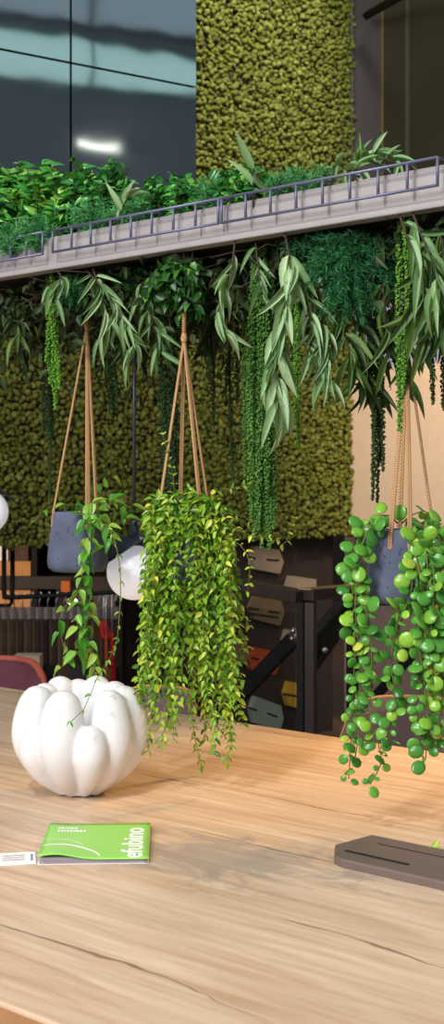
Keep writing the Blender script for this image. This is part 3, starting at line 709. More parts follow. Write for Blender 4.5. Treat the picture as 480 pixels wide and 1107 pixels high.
willow('pale willow branch right behind the lone bright strand', [(316, 266, .04), (328, 310, .0), (336, 350, -.01), (334, 385, -.01)], 22, .075, 'euc', .6)
willow('grey green willow branch hanging over the right part of the moss', [(340, 262, .05), (346, 330, .02), (352, 370, .0), (356, 415, .0)], 28, .075, 'euc', .6)
willow('leaning willow branch above the moss edge', [(350, 262, .08), (364, 330, .05), (376, 375, .04), (384, 405, .04)], 26, .08, 'eucd', .75)
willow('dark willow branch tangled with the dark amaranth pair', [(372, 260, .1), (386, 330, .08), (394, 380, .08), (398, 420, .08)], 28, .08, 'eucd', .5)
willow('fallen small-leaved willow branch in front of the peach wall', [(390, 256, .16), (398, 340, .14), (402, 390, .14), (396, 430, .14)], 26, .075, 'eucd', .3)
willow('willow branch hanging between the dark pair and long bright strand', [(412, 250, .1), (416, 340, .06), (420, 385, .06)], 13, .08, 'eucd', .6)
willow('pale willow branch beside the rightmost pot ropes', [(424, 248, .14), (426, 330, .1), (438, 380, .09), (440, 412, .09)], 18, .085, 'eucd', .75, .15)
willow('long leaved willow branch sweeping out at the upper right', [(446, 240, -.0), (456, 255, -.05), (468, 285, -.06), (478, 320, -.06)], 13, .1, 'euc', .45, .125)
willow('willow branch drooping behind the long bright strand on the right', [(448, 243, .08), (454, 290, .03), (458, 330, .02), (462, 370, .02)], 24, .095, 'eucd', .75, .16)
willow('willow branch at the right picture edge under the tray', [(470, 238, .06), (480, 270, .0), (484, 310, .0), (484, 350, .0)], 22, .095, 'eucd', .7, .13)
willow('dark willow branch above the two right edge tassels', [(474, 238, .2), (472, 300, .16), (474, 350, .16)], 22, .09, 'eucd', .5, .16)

def fern(label, px, py, depth, rad, n, up, seed, tint=.5, squash=(1, 1, 1), z=None):
    base = fpx(px, depth); base.z = ZT if not up else ZT+.02
    root = thing('asparagus_fern', label, 'plant', base); mb = MB(); c = w_at(px, py, base.y)
    N1, N2, tn = [], [], []
    mats, locs = [], []
    for k in range(n):
        v = nrm(gauss3(1)); v = v*np.array(squash)
        s = c*.35+np.array(base)*.65; e = c+v*rad*random.uniform(.6, 1.1)
        if not up: e[2] = min(e[2], ZT-.012)
        mdl = (s+e)/2+np.array([0, 0, .02 if up else .0])+gauss3(.006)
        path = resample(bez([s, mdl, e], 16), .006); mb.tube(path, .0007, 3, 0, .2)
        t0 = tint+(.25 if up else 0)+random.gauss(0, .15)
        for i in range(len(path)//3, len(path)):
            d = nrm(path[i]-path[i-1])
            for q in range(5):
                a = nrm(gauss3(1)); dd = d*.7+a*.8; Ln = random.uniform(.008, .018)
                mats.append(frame(dd, gauss3(1), Ln, .0016)); locs.append(path[i]); tn.append(min(1, max(0, t0+random.gauss(0, .2))))
    mb.inst(NEEDLE, mats, locs, tn); mb.build('fronds', M['fern'], root); return root
NEEDLE = (np.array([(-.5, 0, 0), (.5, 0, 0), (.35, .6, 0), (0, 1, 0), (-.35, .6, 0)]), [(0, 1, 2, 4), (4, 2, 3)], np.array([(0, 1, 0, 1)]*5, float))
fern('large dark feathery fern clump hanging under the tray at the right', 384, 300, .045, .1, 220, False, 1, .22, (.95, .6, .9))
fern('dark feathery fern hanging behind the pale willow at mid right', 348, 275, .06, .075, 110, False, 2, .2, (1, .8, .7))
fern('tiny feathery fern tuft above the leftmost pot ropes', 78, 316, .02, .03, 26, False, 3, .45)
fern('feathery fern clump spilling over the tray rail at the far left', 12, 258, -.02, .055, 75, True, 4, .55, (1.1, .6, .6))
fern('feathery fern clump beside the gap between the wire rails', 40, 252, -.01, .05, 70, True, 5, .55, (1, .6, .7))
fern('feathery fern clump rising behind the left wire rail', 102, 234, .06, .055, 75, True, 6, .6, (1.1, .7, .6))
fern('feathery fern clump just right of the glossy middle shrub', 148, 222, .08, .05, 60, True, 7, .5, (1.1, .7, .7))
fern('feathery fern clump behind the middle of the tray', 235, 206, .1, .045, 60, True, 8, .5, (1.2, .7, .7))
fern('feathery fern clump behind the right wire rail', 338, 190, .06, .035, 55, True, 9, .6, (1.4, .7, .6))
fern('feathery fern clump between right shrub and fern', 300, 196, .1, .035, 45, True, 10, .5, (1.4, .7, .6))

def shrub(label, px, py, depth, rad, n, L, tint=.5, squash=(1, 1, 1), wd=.5):
    base = fpx(px, depth); base.z = ZT+.02
    root = thing('leafy_shrub', label, 'plant', base); st = MB(); lv = Leaves(OVATE); c = w_at(px, py, base.y)
    for k in range(n):
        v = nrm(gauss3(1))*np.array(squash); v[2] = v[2] if v[2] > -.5 else -v[2]
        e = c+v*rad*random.uniform(.4, 1.12); s = np.array(base)+gauss3(.012); s[2] = base.z
        path = resample(bez([s, (s*.4+e*.6)+gauss3(.008)+np.array([0, 0, .01]), e], 16), .011); st.tube(path, .0012, 4, 0)
        for i in range(len(path)//3, len(path)):
            d = nrm(path[i]-path[i-1])
            for q in range(2):
                a = gauss3(1); a = nrm(a-d*a.dot(d)); dd = d*.5+a*.9+np.array([0, 0, -.15]); k_ = random.uniform(.7, 1.2)
                lv.put(path[i], dd, np.array([0, -.5, .9])+gauss3(.5), L*k_, L*k_*wd, tint+random.gauss(0, .25))
    st.build('stems', M['twig'], root); mb = MB(); lv.into(mb); mb.build('foliage', M['shrub'], root); return root
shrub('glossy green shrub standing highest at the far left of the tray', 8, 212, .12, .085, 46, .03, .6, (.9, .9, 1))
shrub('glossy shrub second from the left on the tray', 50, 214, .12, .075, 44, .029, .5)
shrub('glossy shrub below the lit reflection on the metal panels', 84, 212, .14, .07, 40, .028, .5)
shrub('glossy shrub in the tray right of the lit reflection', 122, 208, .14, .062, 40, .024, .35)
shrub('darker shrub below the moss edge in the tray', 172, 212, .12, .055, 40, .022, .35, (1.2, .9, .8))
shrub('low shrub in the tray before the upper moss', 205, 212, .1, .05, 40, .022, .45, (1.2, .9, .7))
shrub('curly leaved shrub left of the leaf that hangs over the rail', 258, 200, .08, .048, 40, .024, .45, (1.3, .9, .7))
shrub('sparse small shrub at the left edge behind the fern', -12, 236, .02, .06, 34, .028, .5)
shrub('low shrub behind the gap between the wire rails', 66, 238, .05, .045, 34, .024, .4, (1.2, .8, .7))
def top_willow(label, pts, n_leaf, L, tint, depth, wd=.2):
    P = [np.array(fpx(pts[0][0], depth, ZT+.02))]+[w_at(x, y, fpx(x, dd).y) for x, y, dd in pts[1:]]
    root = thing('willow_branch', label, 'plant', Vector(P[0])); path = bez(P, 30); m = MB(); m.tube(path, np.linspace(.002, .0008, len(path)), 5); m.build('stem', M['twig'], root)
    lv = Leaves(LANCE[:2]); n = len(path)
    for k in range(n_leaf):
        i = min(n-2, int((.35+.65*k/n_leaf)*(n-1))); d = nrm(path[i+1]-path[i]); a = nrm(gauss3(1)); q = random.uniform(.7, 1.15)
        lv.put(path[i], d*.8+a*.6, np.array([0, -.8, .6])+gauss3(.3), L*q, L*q*wd, tint+random.gauss(0, .15))
    mb = MB(); lv.into(mb); mb.build('foliage', M['euc'], root)
top_willow('upright willow sprig standing in the tray below the brass edge', [(372, 185, .08), (385, 180, .06), (398, 172, .05), (410, 162, .05)], 14, .055, .5, .08)
top_willow('willow sprig lying along the right wire rail', [(352, 188, .06), (362, 182, .04), (376, 184, .03), (392, 184, .03)], 12, .05, .5, .06)
top_willow('willow sprig leaning right near the tray end', [(398, 182, .08), (412, 178, .06), (424, 174, .06), (430, 176, .06)], 9, .05, .4, .08)
top_willow('single long willow leaf hanging over the wire rail at the middle', [(274, 200, .02), (274, 186, -.03), (277, 192, -.035)], 3, .075, .55, .02)
top_willow('pale willow leaf crossing the left ferns', [(122, 240, .05), (132, 226, .01), (142, 212, .0)], 5, .06, .95, .05)

# tangle of shaded twigs and leaves right under the tray
def creeper(label, px, py, depth, rad, n, L, tint, squash):
    base = fpx(px, depth); base.z = ZT; root = thing('leafy_creeper', label, 'plant', base); st = MB(); lv = Leaves(OVATE); c = w_at(px, py, base.y)
    for k in range(n):
        v = nrm(gauss3(1))*np.array(squash); e = c+v*rad*random.uniform(.4, 1.1); b_ = np.array(base)+gauss3(.015); b_[2] = ZT
        path = resample(bez([b_, (b_*.4+e*.6)+gauss3(.01), e], 16), .012); st.tube(path, .001, 4)
        for i in range(len(path)//3, len(path)):
            for q in range(2): lv.put(path[i], gauss3(1)+np.array([0, -.2, -.5]), np.array([0, -.7, .7])+gauss3(.4), L*random.uniform(.7, 1.2), L*.55, tint+random.gauss(0, .2))
    st.build('stems', M['twig'], root); mb = MB(); lv.into(mb); mb.build('foliage', M['crp'], root)
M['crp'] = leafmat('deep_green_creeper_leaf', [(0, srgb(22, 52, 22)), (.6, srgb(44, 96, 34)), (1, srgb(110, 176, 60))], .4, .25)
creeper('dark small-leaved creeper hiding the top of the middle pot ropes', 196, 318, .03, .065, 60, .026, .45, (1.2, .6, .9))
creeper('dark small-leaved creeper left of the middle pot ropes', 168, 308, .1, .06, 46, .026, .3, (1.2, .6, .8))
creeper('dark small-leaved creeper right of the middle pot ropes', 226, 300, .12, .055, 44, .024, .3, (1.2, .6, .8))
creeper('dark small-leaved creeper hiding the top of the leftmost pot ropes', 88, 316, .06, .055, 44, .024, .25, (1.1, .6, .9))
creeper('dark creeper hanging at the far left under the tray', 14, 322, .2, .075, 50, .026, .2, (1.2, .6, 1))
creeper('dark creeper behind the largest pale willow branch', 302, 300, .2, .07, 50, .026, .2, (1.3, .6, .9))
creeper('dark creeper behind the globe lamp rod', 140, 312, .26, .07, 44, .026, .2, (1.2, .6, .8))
willow('thin dark willow branch at far left behind the bright amaranth', [(34, 300, .3), (32, 340, .26), (28, 388, .26)], 22, .085, 'eucd', .3, .13)
willow('thin dark willow branch behind the arching pale branch', [(128, 294, .3), (124, 340, .26), (116, 392, .26)], 22, .085, 'eucd', .3, .13)
willow('thin dark willow branch behind the pale spray right of the middle ropes', [(226, 282, .3), (232, 330, .26), (226, 372, .26)], 20, .08, 'eucd', .3, .13)
willow('narrow bright willow sprig at the upper right corner under the tray', [(432, 246, -.0), (440, 256, -.05), (450, 270, -.06), (458, 290, -.06)], 6, .09, 'euc', .6, .12)
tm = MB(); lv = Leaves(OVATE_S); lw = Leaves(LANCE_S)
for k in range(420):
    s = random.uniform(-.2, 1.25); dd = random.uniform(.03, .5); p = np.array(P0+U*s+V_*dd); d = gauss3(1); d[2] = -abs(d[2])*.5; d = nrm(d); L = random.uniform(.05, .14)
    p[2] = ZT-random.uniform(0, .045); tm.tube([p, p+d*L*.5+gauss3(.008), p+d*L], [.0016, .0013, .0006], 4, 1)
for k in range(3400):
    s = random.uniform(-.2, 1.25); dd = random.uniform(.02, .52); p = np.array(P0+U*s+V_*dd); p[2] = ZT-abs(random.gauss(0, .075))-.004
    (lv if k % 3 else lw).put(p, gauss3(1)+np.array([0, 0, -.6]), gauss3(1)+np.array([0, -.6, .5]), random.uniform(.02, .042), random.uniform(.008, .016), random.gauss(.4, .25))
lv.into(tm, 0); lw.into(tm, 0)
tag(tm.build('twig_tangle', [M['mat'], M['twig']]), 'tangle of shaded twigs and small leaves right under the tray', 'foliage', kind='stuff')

# ---------------------------------------------------------------- globe lamps under the tray
def globe_lamp(label, px, py, Y, R, yaw):
    c = at(px, py, Y); root = thing('globe_lamp', label, 'lamp', c)
    bm = bmesh.new(); bmesh.ops.create_uvsphere(bm, u_segments=40, v_segments=24, radius=R); bm.transform(Matrix.Translation(c)); MB().bm(bm).build('globe', M['globe'], root)
    # folded disc shade resting on the globe: a saddle drooping on two sides
    V = []; n = 28; Rg = 10; RR = R*1.5; Fc = []
    for side in (0, 1):
        for i in range(Rg+1):
            for j in range(n):
                r = RR*i/Rg; t = 2*PI*j/n; x = r*math.cos(t); y = r*math.sin(t)*.72
                z = R*1.45-1.2*R*((x/RR)**2+.004)**.62-.25*R*(y/RR)**2*(1-abs(x)/RR)-(.003 if side else 0)
                q = Matrix.Rotation(yaw, 3, 'Z')@Vector((x, y, z)); V.append(c+q)
    o = (Rg+1)*n
    for i in range(Rg):
        for j in range(n):
            a, b, d, e = i*n+j, i*n+(j+1) % n, (i+1)*n+(j+1) % n, (i+1)*n+j
            Fc += [(a, b, d, e), (o+e, o+d, o+b, o+a)]
    for j in range(n): Fc.append((Rg*n+j, Rg*n+(j+1) % n, o+Rg*n+(j+1) % n, o+Rg*n+j))
    MB().add(V, Fc).build('shade', M['cap'], root)
    MB().lathe([(.03, -.42*R), (.03, -.3*R), (.014, -.2*R), (.012, .012), (.006, .03), (.004, .034)], c+Up*(R*1.42), 16).build('socket', M['cap'], root)
    MB().tube([c+Up*(R*1.42+.02), Vector((c.x, c.y, ZT+.001))], .0042, 8).build('rod', M['cap'], root)
globe_lamp('white globe lamp with dark folded shade left of the middle pot', 145, 619, 3.02, .064, .5)
globe_lamp('white globe lamp cut off by the left picture edge', -15, 553, 3.62, .062, .25)

# ---------------------------------------------------------------- things on the table
# lobed white vase
vc = tpt(87, 868); vc = Vector((tpt(87, 856).x, tpt(87, 868).y+.085, TZ))
vc.x = (87-CX)/F*vc.y
def lobed_vase():
    o = thing('lobed_vase', 'white ceramic vase of swollen vertical lobes on the oak table', 'vase', vc)
    bm = bmesh.new()
    lobes = [(-86, .212, .094, .042), (-51, .146, .104, .031), (-18, .214, .088, .0455), (17, .15, .104, .035), (48, .212, .091, .0415), (88, .212, .094, .042), (124, .214, .084, .038),
             (158, .222, .076, .038), (-170, .215, .076, .036), (-140, .222, .080, .038), (-112, .212, .088, .035)]
    for (deg, h, rm, rad) in lobes:
        t = math.radians(deg); dx, dy = math.sin(t), -math.cos(t)
        if h > .17: K = [(.045, .015, .0135), (rm*.84, .056, rad*.64), (rm, .1, rad*.92), (rm*.99, .135, rad), (rm*.93, h-rad*.85, rad*.82), (rm*.86, h-rad*.62, rad*.62)]
        else: K = [(.045, .015, .0135), (rm*.84, .05, rad*.62), (rm, .09, rad*.95), (rm*1.0, h-rad*.95, rad*.92), (rm*.97, h-rad*.66, rad*.66)]
        K = bez(K, 40); s = np.concatenate([[0], np.cumsum(np.linalg.norm(np.diff(K[:, :2], axis=0), axis=1))])
        for u in np.linspace(0, s[-1], 26):
            r, z, q = (np.interp(u, s, K[:, k]) for k in range(3))
            bmesh.ops.create_icosphere(bm, subdivisions=3, radius=q, matrix=Matrix.Translation((dx*r, dy*r, z)))
    bmesh.ops.create_cone(bm, cap_ends=True, segments=32, radius1=.048, radius2=.07, depth=.07, matrix=Matrix.Translation((0, 0, .0385)))
    me = bpy.data.meshes.new('body'); bm.to_mesh(me); bm.free()
    me.materials.append(M['white']); b = bpy.data.objects.new('body', me); COL.objects.link(b); b.parent = o
    for p_ in me.polygons: p_.use_smooth = True
    r = b.modifiers.new('remesh', 'REMESH'); r.mode = 'VOXEL'; r.voxel_size = .0028; r.use_smooth_shade = True
    s = b.modifiers.new('smooth', 'SMOOTH'); s.factor = .5; s.iterations = 5
lobed_vase()
# brochure
b0, b1, b2, b3 = tpt(46, 893), tpt(157, 893), tpt(159, 933), tpt(42, 936)
bx = ((b1-b0)+(b2-b3)).normalized(); by = Vector((-bx.y, bx.x, 0)); bw = .178; bh = .225
bo_ = (b2+b3)/2-bx*bw/2-by*.0
bro = thing('brochure', 'green stapled brochure lying on the oak table before the vase', 'brochure', (bo_.x, bo_.y, TZ), math.atan2(bx.y, bx.x))
def bp(u, v, z): q = bo_+bx*u+by*v; return Vector((q.x, q.y, TZ+z))
def sheet(zf, th, u0=0, u1=bw, v0=0, v1=bh, nu=20, nv=12):
    V = []; Fc = []
    for side in (1, 0):
        for i in range(nu+1):
            for j in range(nv+1):
                u = u0+(u1-u0)*i/nu; v = v0+(v1-v0)*j/nv; V.append(bp(u, v, zf(u, v)+(th if side else 0)))
    o = (nu+1)*(nv+1); k = nv+1
    for i in range(nu):
        for j in range(nv):
            a = i*k+j; q = (a, a+k, a+k+1, a+1); Fc += [q, tuple(reversed([x+o for x in q]))]
    ring = [i*k for i in range(nu+1)]+[nu*k+j for j in range(1, nv+1)]+[i*k+nv for i in range(nu-1, -1, -1)]+[j for j in range(nv-1, 0, -1)]
    for a, b in zip(ring, ring[1:]+ring[:1]): Fc.append((a, o+a, o+b, b))
    return MB().add(V, Fc)
def zc(u, v): return .0075+.0085*math.exp(-((u-.03)/.035)**2)*(1-v/bh)**1.5+.002*math.exp(-(u/.02)**2)
sheet(lambda u, v: .0004, .0006).build('back_cover', M['paper'], bro, fix=True)
for k in range(5):
    sheet(lambda u, v, k=k: .0011+k*.0009+zc(u, v)*(.06*k), .0005, .002, bw-.002, .001+.0006*k, bh-.003).build('page', M['pages'], bro, fix=True)
cov = sheet(zc, .0006).build('cover', M['green'], bro, fix=True)
def text_on(s, parent, mt, size, origin, ux, uy, name, lift):
    cu = bpy.data.curves.new('t', 'FONT'); cu.body = s; cu.size = size; cu.extrude = .0001; cu.offset = size*.022
    t = bpy.data.objects.new('t', cu); COL.objects.link(t); dg = bpy.context.evaluated_depsgraph_get(); me = t.evaluated_get(dg).to_mesh()
    V = np.array([v.co[:] for v in me.vertices]); Fc = [tuple(p.vertices) for p in me.polygons]; wmax = V[:, 0].max()
    out = []
    for x, y, z in V:
        u = origin[0]+ux[0]*x+uy[0]*y; v = origin[1]+ux[1]*x+uy[1]*y; out.append(bp(u, v, lift(u, v)+z))
    t.evaluated_get(dg).to_mesh_clear(); bpy.data.objects.remove(t)
    return MB().add(out, Fc, smooth=False).build(name, mt, parent), wmax
lf = lambda u, v: zc(u, v)+.0008
text_on('efubino', cov, M['paper'], .062, (bw-.012, .006), (0, 1.0), (-.78, 0), 'cover_title', lf)
for k, wd_ in enumerate((.034, .046)):
    m = MB(); x = .018
    while x < .018+wd_:
        l_ = random.uniform(.003, .0055); v0 = .186-k*.02
        m.add([bp(x, v0, lf(x, v0)), bp(x+l_, v0, lf(x+l_, v0)), bp(x+l_, v0+.010, lf(x+l_, v0)), bp(x, v0+.010, lf(x, v0))], [(0, 1, 2, 3)], smooth=False); x += l_+.0016
    m.build('small_print', M['paper'], cov)
for (r1, r2, cu_, cv) in ((.070, .078, .03, .0), (.05, .053, .02, .06)):
    m = MB(); V = []; n = 26
    for i in range(n+1):
        t = math.radians(8+130*i/n)
        for r in (r1, r1+(r2-r1)*math.sin(PI*i/n)):
            u = min(bw-.004, max(.003, cu_+r*math.cos(t))); v = max(.003, cv+r*math.sin(t)); V.append(bp(u, v, lf(u, v)))
    m.add(V, [(2*i, 2*i+2, 2*i+3, 2*i+1) for i in range(n)]); m.build('swoosh', M['paper'], cov)
# white card at the left
c0, c1, c2, c3 = tpt(-40, 926), tpt(38, 922), tpt(39, 934), tpt(-42, 939)
card = thing('card', 'white printed card at the left edge of the table beside the brochure', 'card', (c0.x, c0.y, TZ))
MB().prism([c3, c2, c1, c0], TZ+.0003, TZ+.0022).build('card_sheet', M['paper'], card, fix=True)
q1 = lambda a, b: c0+(c1-c0)*a+(c3-c0)*b
MB().prism([q1(.935, .75), q1(.965, .75), q1(.965, .2), q1(.935, .2)], TZ+.0021, TZ+.0025).build('mark', M['ink'], card, fix=True)
m = MB()
for k in range(3): m.prism([q1(.55, .3+.18*k), q1(.85, .3+.18*k), q1(.85, .24+.18*k), q1(.55, .24+.18*k)], TZ+.0021, TZ+.0024)
m.build('print', M['clip'], card, fix=True)
# cable lid at the right: bronze box with a black brush slot
D = [tpt(362, 922), tpt(402, 911), tpt(402, 911)+U*.62, tpt(369, 938)+U*.62, tpt(369, 938), tpt(361, 934)]
ZL = .014
lid = thing('cable_box', 'bronze cable box with a black slot on the table at the right', 'cable box', (D[0].x, D[0].y, TZ))
bm = bmesh.new(); vs = [bm.verts.new((p_.x, p_.y, TZ+.0004)) for p_ in D]; f = bm.faces.new(vs)
r = bmesh.ops.extrude_face_region(bm, geom=[f]); up = [v for v in r['geom'] if isinstance(v, bmesh.types.BMVert)]
bmesh.ops.translate(bm, verts=up, vec=(0, 0, ZL)); bmesh.ops.recalc_face_normals(bm, faces=bm.faces[:])
bmesh.ops.bevel(bm, geom=[e for e in bm.edges if all(v in up for v in e.verts)]+[e for e in bm.edges if sum(v in up for v in e.verts) == 1], offset=.0035, segments=3, profile=.5, affect='EDGES')
lidp = MB().bm(bm, 0, False).build('lid', M['bronze'], lid, fix=True)
ZT2 = TZ+ZL+.0004
def slot(a, b, wdt, nm, mt):
    d = (b-a).normalized(); n = Vector((-d.y, d.x, 0)); P = []
    for k in range(9): t = -PI/2+PI*k/8; P.append(b+d*math.cos(t)*wdt+n*math.sin(t)*wdt)
    for k in range(9): t = PI/2+PI*k/8; P.append(a+d*math.cos(t)*wdt+n*math.sin(t)*wdt)
    MB().prism(P, ZT2-.003, ZT2+.0006).build(nm, mt, lidp, fix=True)
slot(tpt(375, 920, ZT2), tpt(440, 934.5, ZT2), .0042, 'brush_slot', M['slot'])
s0 = tpt(408, 912, ZT2); slot(s0, s0+U*.5, .0011, 'hinge_groove', M['slot'])
# a small fallen leaf behind it
lf_ = Leaves(OVATE); g = tpt(466, 921)+Up*.006
for k, (dx, dy) in enumerate(((.0, .0), (.004, .003), (-.003, .002))): lf_.put((g.x+dx, g.y+dy, g.z-.004), (1-.8*k, .3*k-.2, .35), (0, -.5, .8), .02, .012, .8)
mb = MB(); lf_.into(mb); tag(mb.build('fallen_leaf', M['lime']), 'small fallen green leaf on the table behind the cable box', 'leaf')

# ---------------------------------------------------------------- chairs beyond the table
def chair(label, px, py, Y, width, h, yaw, fab, edge, pr=.006, lean=.12):
    """upholstered shell chair, its back towards the camera side; top centre of the back at px,py"""
    top = at(px, py, Y); base = Vector((top.x, top.y, 0)); root = thing('shell_chair', label, 'chair', base, yaw)
    Rz = Matrix.Rotation(yaw, 3, 'Z'); H = top.z; hb = H-.42
    def P(x, y, z): return base+Rz@Vector((x, y, 0))+Up*z
    nu, nv = 20, 10
    def surf(u, v, off):                            # u across -1..1, v 0 bottom..1 top
        z = .42+hb*v; hw = width/2*(.86+.14*v)
        lim = 1 if v < .72 else math.sqrt(max(.0, 1-((v-.72)/.28)**2*.0))
        x = u*hw*lim; zz = z-(abs(u)**7)*hb*.28*(1 if v > .5 else 0)*((v-.5)/.5)**2 if v > .5 else z
        y = .0-(abs(u)**2)*.10+lean*(v-1)*-1*-1+off
        return P(x, y, zz)
    for nm, off, mt in (('backrest', 0, fab),):
        m = MB(); V = []
        for o_ in (-.028, 0):
            for i in range(nu+1):
                for j in range(nv+1): V.append(surf(-1+2*i/nu, j/nv, o_))
        k = nv+1; o = (nu+1)*k; Fc = []
        for i in range(nu):
            for j in range(nv):
                a = i*k+j; q = (a, a+k, a+k+1, a+1); Fc += [q, tuple(reversed([x+o for x in q]))]
        ring = [i*k for i in range(nu+1)]+[nu*k+j for j in range(1, nv+1)]+[i*k+nv for i in range(nu-1, -1, -1)]+[j for j in range(nv-1, 0, -1)]
        for a, b in zip(ring, ring[1:]+ring[:1]): Fc.append((a, o+a, o+b, b))
        bk = m.add(V, Fc).build(nm, fab, root, fix=True)
        ed = [surf(-1, j/nv, -.014) for j in range(2, nv+1)]+[surf(-1+2*i/nu, 1, -.014) for i in range(1, nu+1)]+[surf(1, j/nv, -.014) for j in range(nv-1, 1, -1)]
        MB().tube(ed, pr, 8).build('edge_piping', edge, bk)
    MB().box(P(0, .24, .43), (width*.92, .46, .08), Rz, 0, .025).build('seat', fab, root)
    for sx in (-1, 1):
        for sy in (.06, .42): MB().tube([P(sx*width*.36, sy, .395), P(sx*width*.42, sy+(-.03 if sy < .2 else .03), .0)], [.014, .010], 8).build('leg', M['black'], root)
chair('plum upholstered chair with rust piping behind the table at the left', 2, 712, 4.5, .40, .7, -.2, M['plum'], M['rust'], .014)
chair('small mauve chair back with tan edge behind the middle hanging plant', 188, 742, 3.85, .3, .7, -.55, M['mauve'], M['tanedge'])
chair('grey mauve chair with tan edge behind the rightmost plant', 450, 753, 3.4, .36, .7, -.3, M['mauve'], M['tanedge'])

# ---------------------------------------------------------------- stair railing and display behind
ra, rb, rc = at(205, 615, 4.6), at(330, 643, 4.25), at(450, 630, 5.0)
post_xy = Vector((rb.x, rb.y, 0))
rl = thing('stair_railing', 'dark bronze glazed stair railing behind the middle plant', 'railing', post_xy)
def bar(a, b, w_, h_):
    d = (b-a).normalized(); n = d.cross(Up).normalized(); u = n.cross(d)
    P = [a+n*w_/2+u*h_/2, a-n*w_/2+u*h_/2, a-n*w_/2-u*h_/2, a+n*w_/2-u*h_/2]; return MB().slab(P, b-a)
rb.z = ra.z = rc.z = (rb.z)
bar(at(205, 620, 4.6), at(327, 645, 4.25), .07, .035).build('handrail', M['rail'], rl, fix=True)
e = at(329, 643, 4.25); g2 = at(400, 637, 4.62)
bar(e, g2, .07, .035).build('handrail', M['rail'], rl, fix=True)
hl = Vector((0, 0, .019)); bar(e+hl, g2+hl, .05, .004).build('rail_strip', M['brass'], rl, fix=True)
for (x, w_, nm, mt) in ((326, .022, 'post', M['black']), (336, .03, 'post', M['rail']), (381, .035, 'post', M['black'])):
    q = at(x, 645, 4.25 if x < 350 else 4.55); MB().box((q.x, q.y, (q.z-.018)/2), (w_, .05, q.z-.018), Matrix.Rotation(-.3, 3, 'Z')).build(nm, mt, rl)
g0, g1 = at(318, 655, 4.27), at(215, 640, 4.58); MB().prism([g0, g1, g1+Vector((0, .01, 0)), g0+Vector((0, .01, 0))], .08, g0.z-.02).build('glass_pane', M['glass'], rl, fix=True)
bar(at(250, 762, 4.6), at(318, 690, 4.5), .04, .05).build('stair_handrail', M['black'], rl, fix=True)
bar(at(336, 722, 4.8), at(362, 686, 5.0), .035, .04).build('stair_handrail', M['black'], rl, fix=True)
bar(at(332, 700, 4.8), at(372, 655, 5.0), .05, .05).build('stair_handrail', M['black'], rl, fix=True)
for (x, y, Y) in ((316, 690, 4.35), (317, 682, 4.35), (351, 703, 4.75)):
    q = at(x, y, Y); bm = bmesh.new(); bmesh.ops.create_uvsphere(bm, u_segments=12, v_segments=8, radius=.011, matrix=Matrix.Translation(q)); MB().bm(bm).build('clamp', M['clamp'], rl)
# black frame on the grey-brown cladding behind the right pot
fr = thing('cross_frame', 'black cross braced metal frame behind the rightmost hung plant', 'frame', at(421, 700, 5.6)*1)
fr.location.z = 0; fr.matrix_basis = Matrix.Translation((at(421, 700, 5.6).x, 5.6, 0))
bar(at(421, 640, 5.6), Vector((at(421, 640, 5.6).x, 5.6, 0)), .03, .034).build('upright', M['black'], fr, fix=True)
bar(at(398, 762, 5.6), at(445, 708, 5.6), .03, .04).build('brace', M['black'], fr, fix=True)
bar(at(438, 700, 5.62), at(466, 752, 5.62), .03, .024).build('brace', M['black'], fr, fix=True)
bar(at(370, 650, 5.64), at(505, 652, 5.64), .03, .03).build('crossbar', M['black'], fr, fix=True)
bar(at(505, 640, 5.62), Vector((at(505, 640, 5.62).x, 5.62, 0)), .03, .034).build('upright', M['black'], fr, fix=True)
# felt hexagons on the dark wall
def hexagon(label, pxs, mt, slots=(), grp=None):
    off = -.12
    P = []
    for (x, y) in pxs:
        q = wallpx(x, off+.003); P.append(Vector((q.x, q.y, CZ-(y-HY)/F*q.y)))
    c = sum(P, Vector())/len(P); root = thing('acoustic_tile', label, 'wall tile', c)
    n = (P[1]-P[0]).cross(P[2]-P[0]).normalized(); d = WN*.035
    fb = MB().slab(P, d).build('felt_body', mt, root, fix=True)
    for (x0, y0, x1, y1) in slots:
        Q = []
        for (x, y) in ((x0, y0-1.1), (x1, y1-1.1), (x1, y1+1.1), (x0, y0+1.1)):
            q = wallpx(x, off+.038); Q.append(Vector((q.x, q.y, CZ-(y-HY)/F*q.y)))
        MB().slab(Q, WN*.002).build('slot', M['slot'], fb, fix=True)
hexagon('pale beige hexagonal tile just below the big amaranth bunch', [(271, 590), (297, 594), (302, 607), (298, 620), (271, 615), (267, 602)], M['felt'], ((268, 602, 276, 604), (288, 605, 301, 606)))
hexagon('beige half hexagon tile above the handrail corner', [(310, 622), (337, 626), (337, 648), (306, 643), (306, 636)], M['felt'])
hexagon('olive brown hexagonal tile below the handrail', [(271, 644), (299, 649), (303, 662), (298, 676), (271, 669), (266, 657)], M['felt2'], ((268, 657, 280, 659), (290, 661, 302, 663), (268, 663, 301, 668)))
hexagon('orange hexagonal tile behind the slanting handrail', [(270, 699), (294, 704), (299, 716), (293, 729), (268, 723), (264, 710)], M['ofelt'], ((272, 711, 280, 713),))
hexagon('ochre yellow hexagonal tile beside the railing post', [(308, 736), (330, 740), (336, 753), (330, 768), (308, 762), (304, 750)], M['yellow'], ((305, 750, 330, 754),))
hexagon('sage grey hexagonal tile lowest on the dark wall', [(272, 752), (299, 762), (302, 776), (298, 789), (271, 781), (267, 766)], M['sage'], ((268, 765, 278, 768), (289, 771, 300, 775)))
hexagon('small white angular tile behind the steel clamps', [(306, 680), (318, 682), (318, 695), (303, 693)], M['felt'])
hexagon('dull hexagonal tile hidden behind the lime strands', [(240, 690), (262, 694), (266, 706), (262, 718), (240, 714), (236, 700)], M['felt2'])

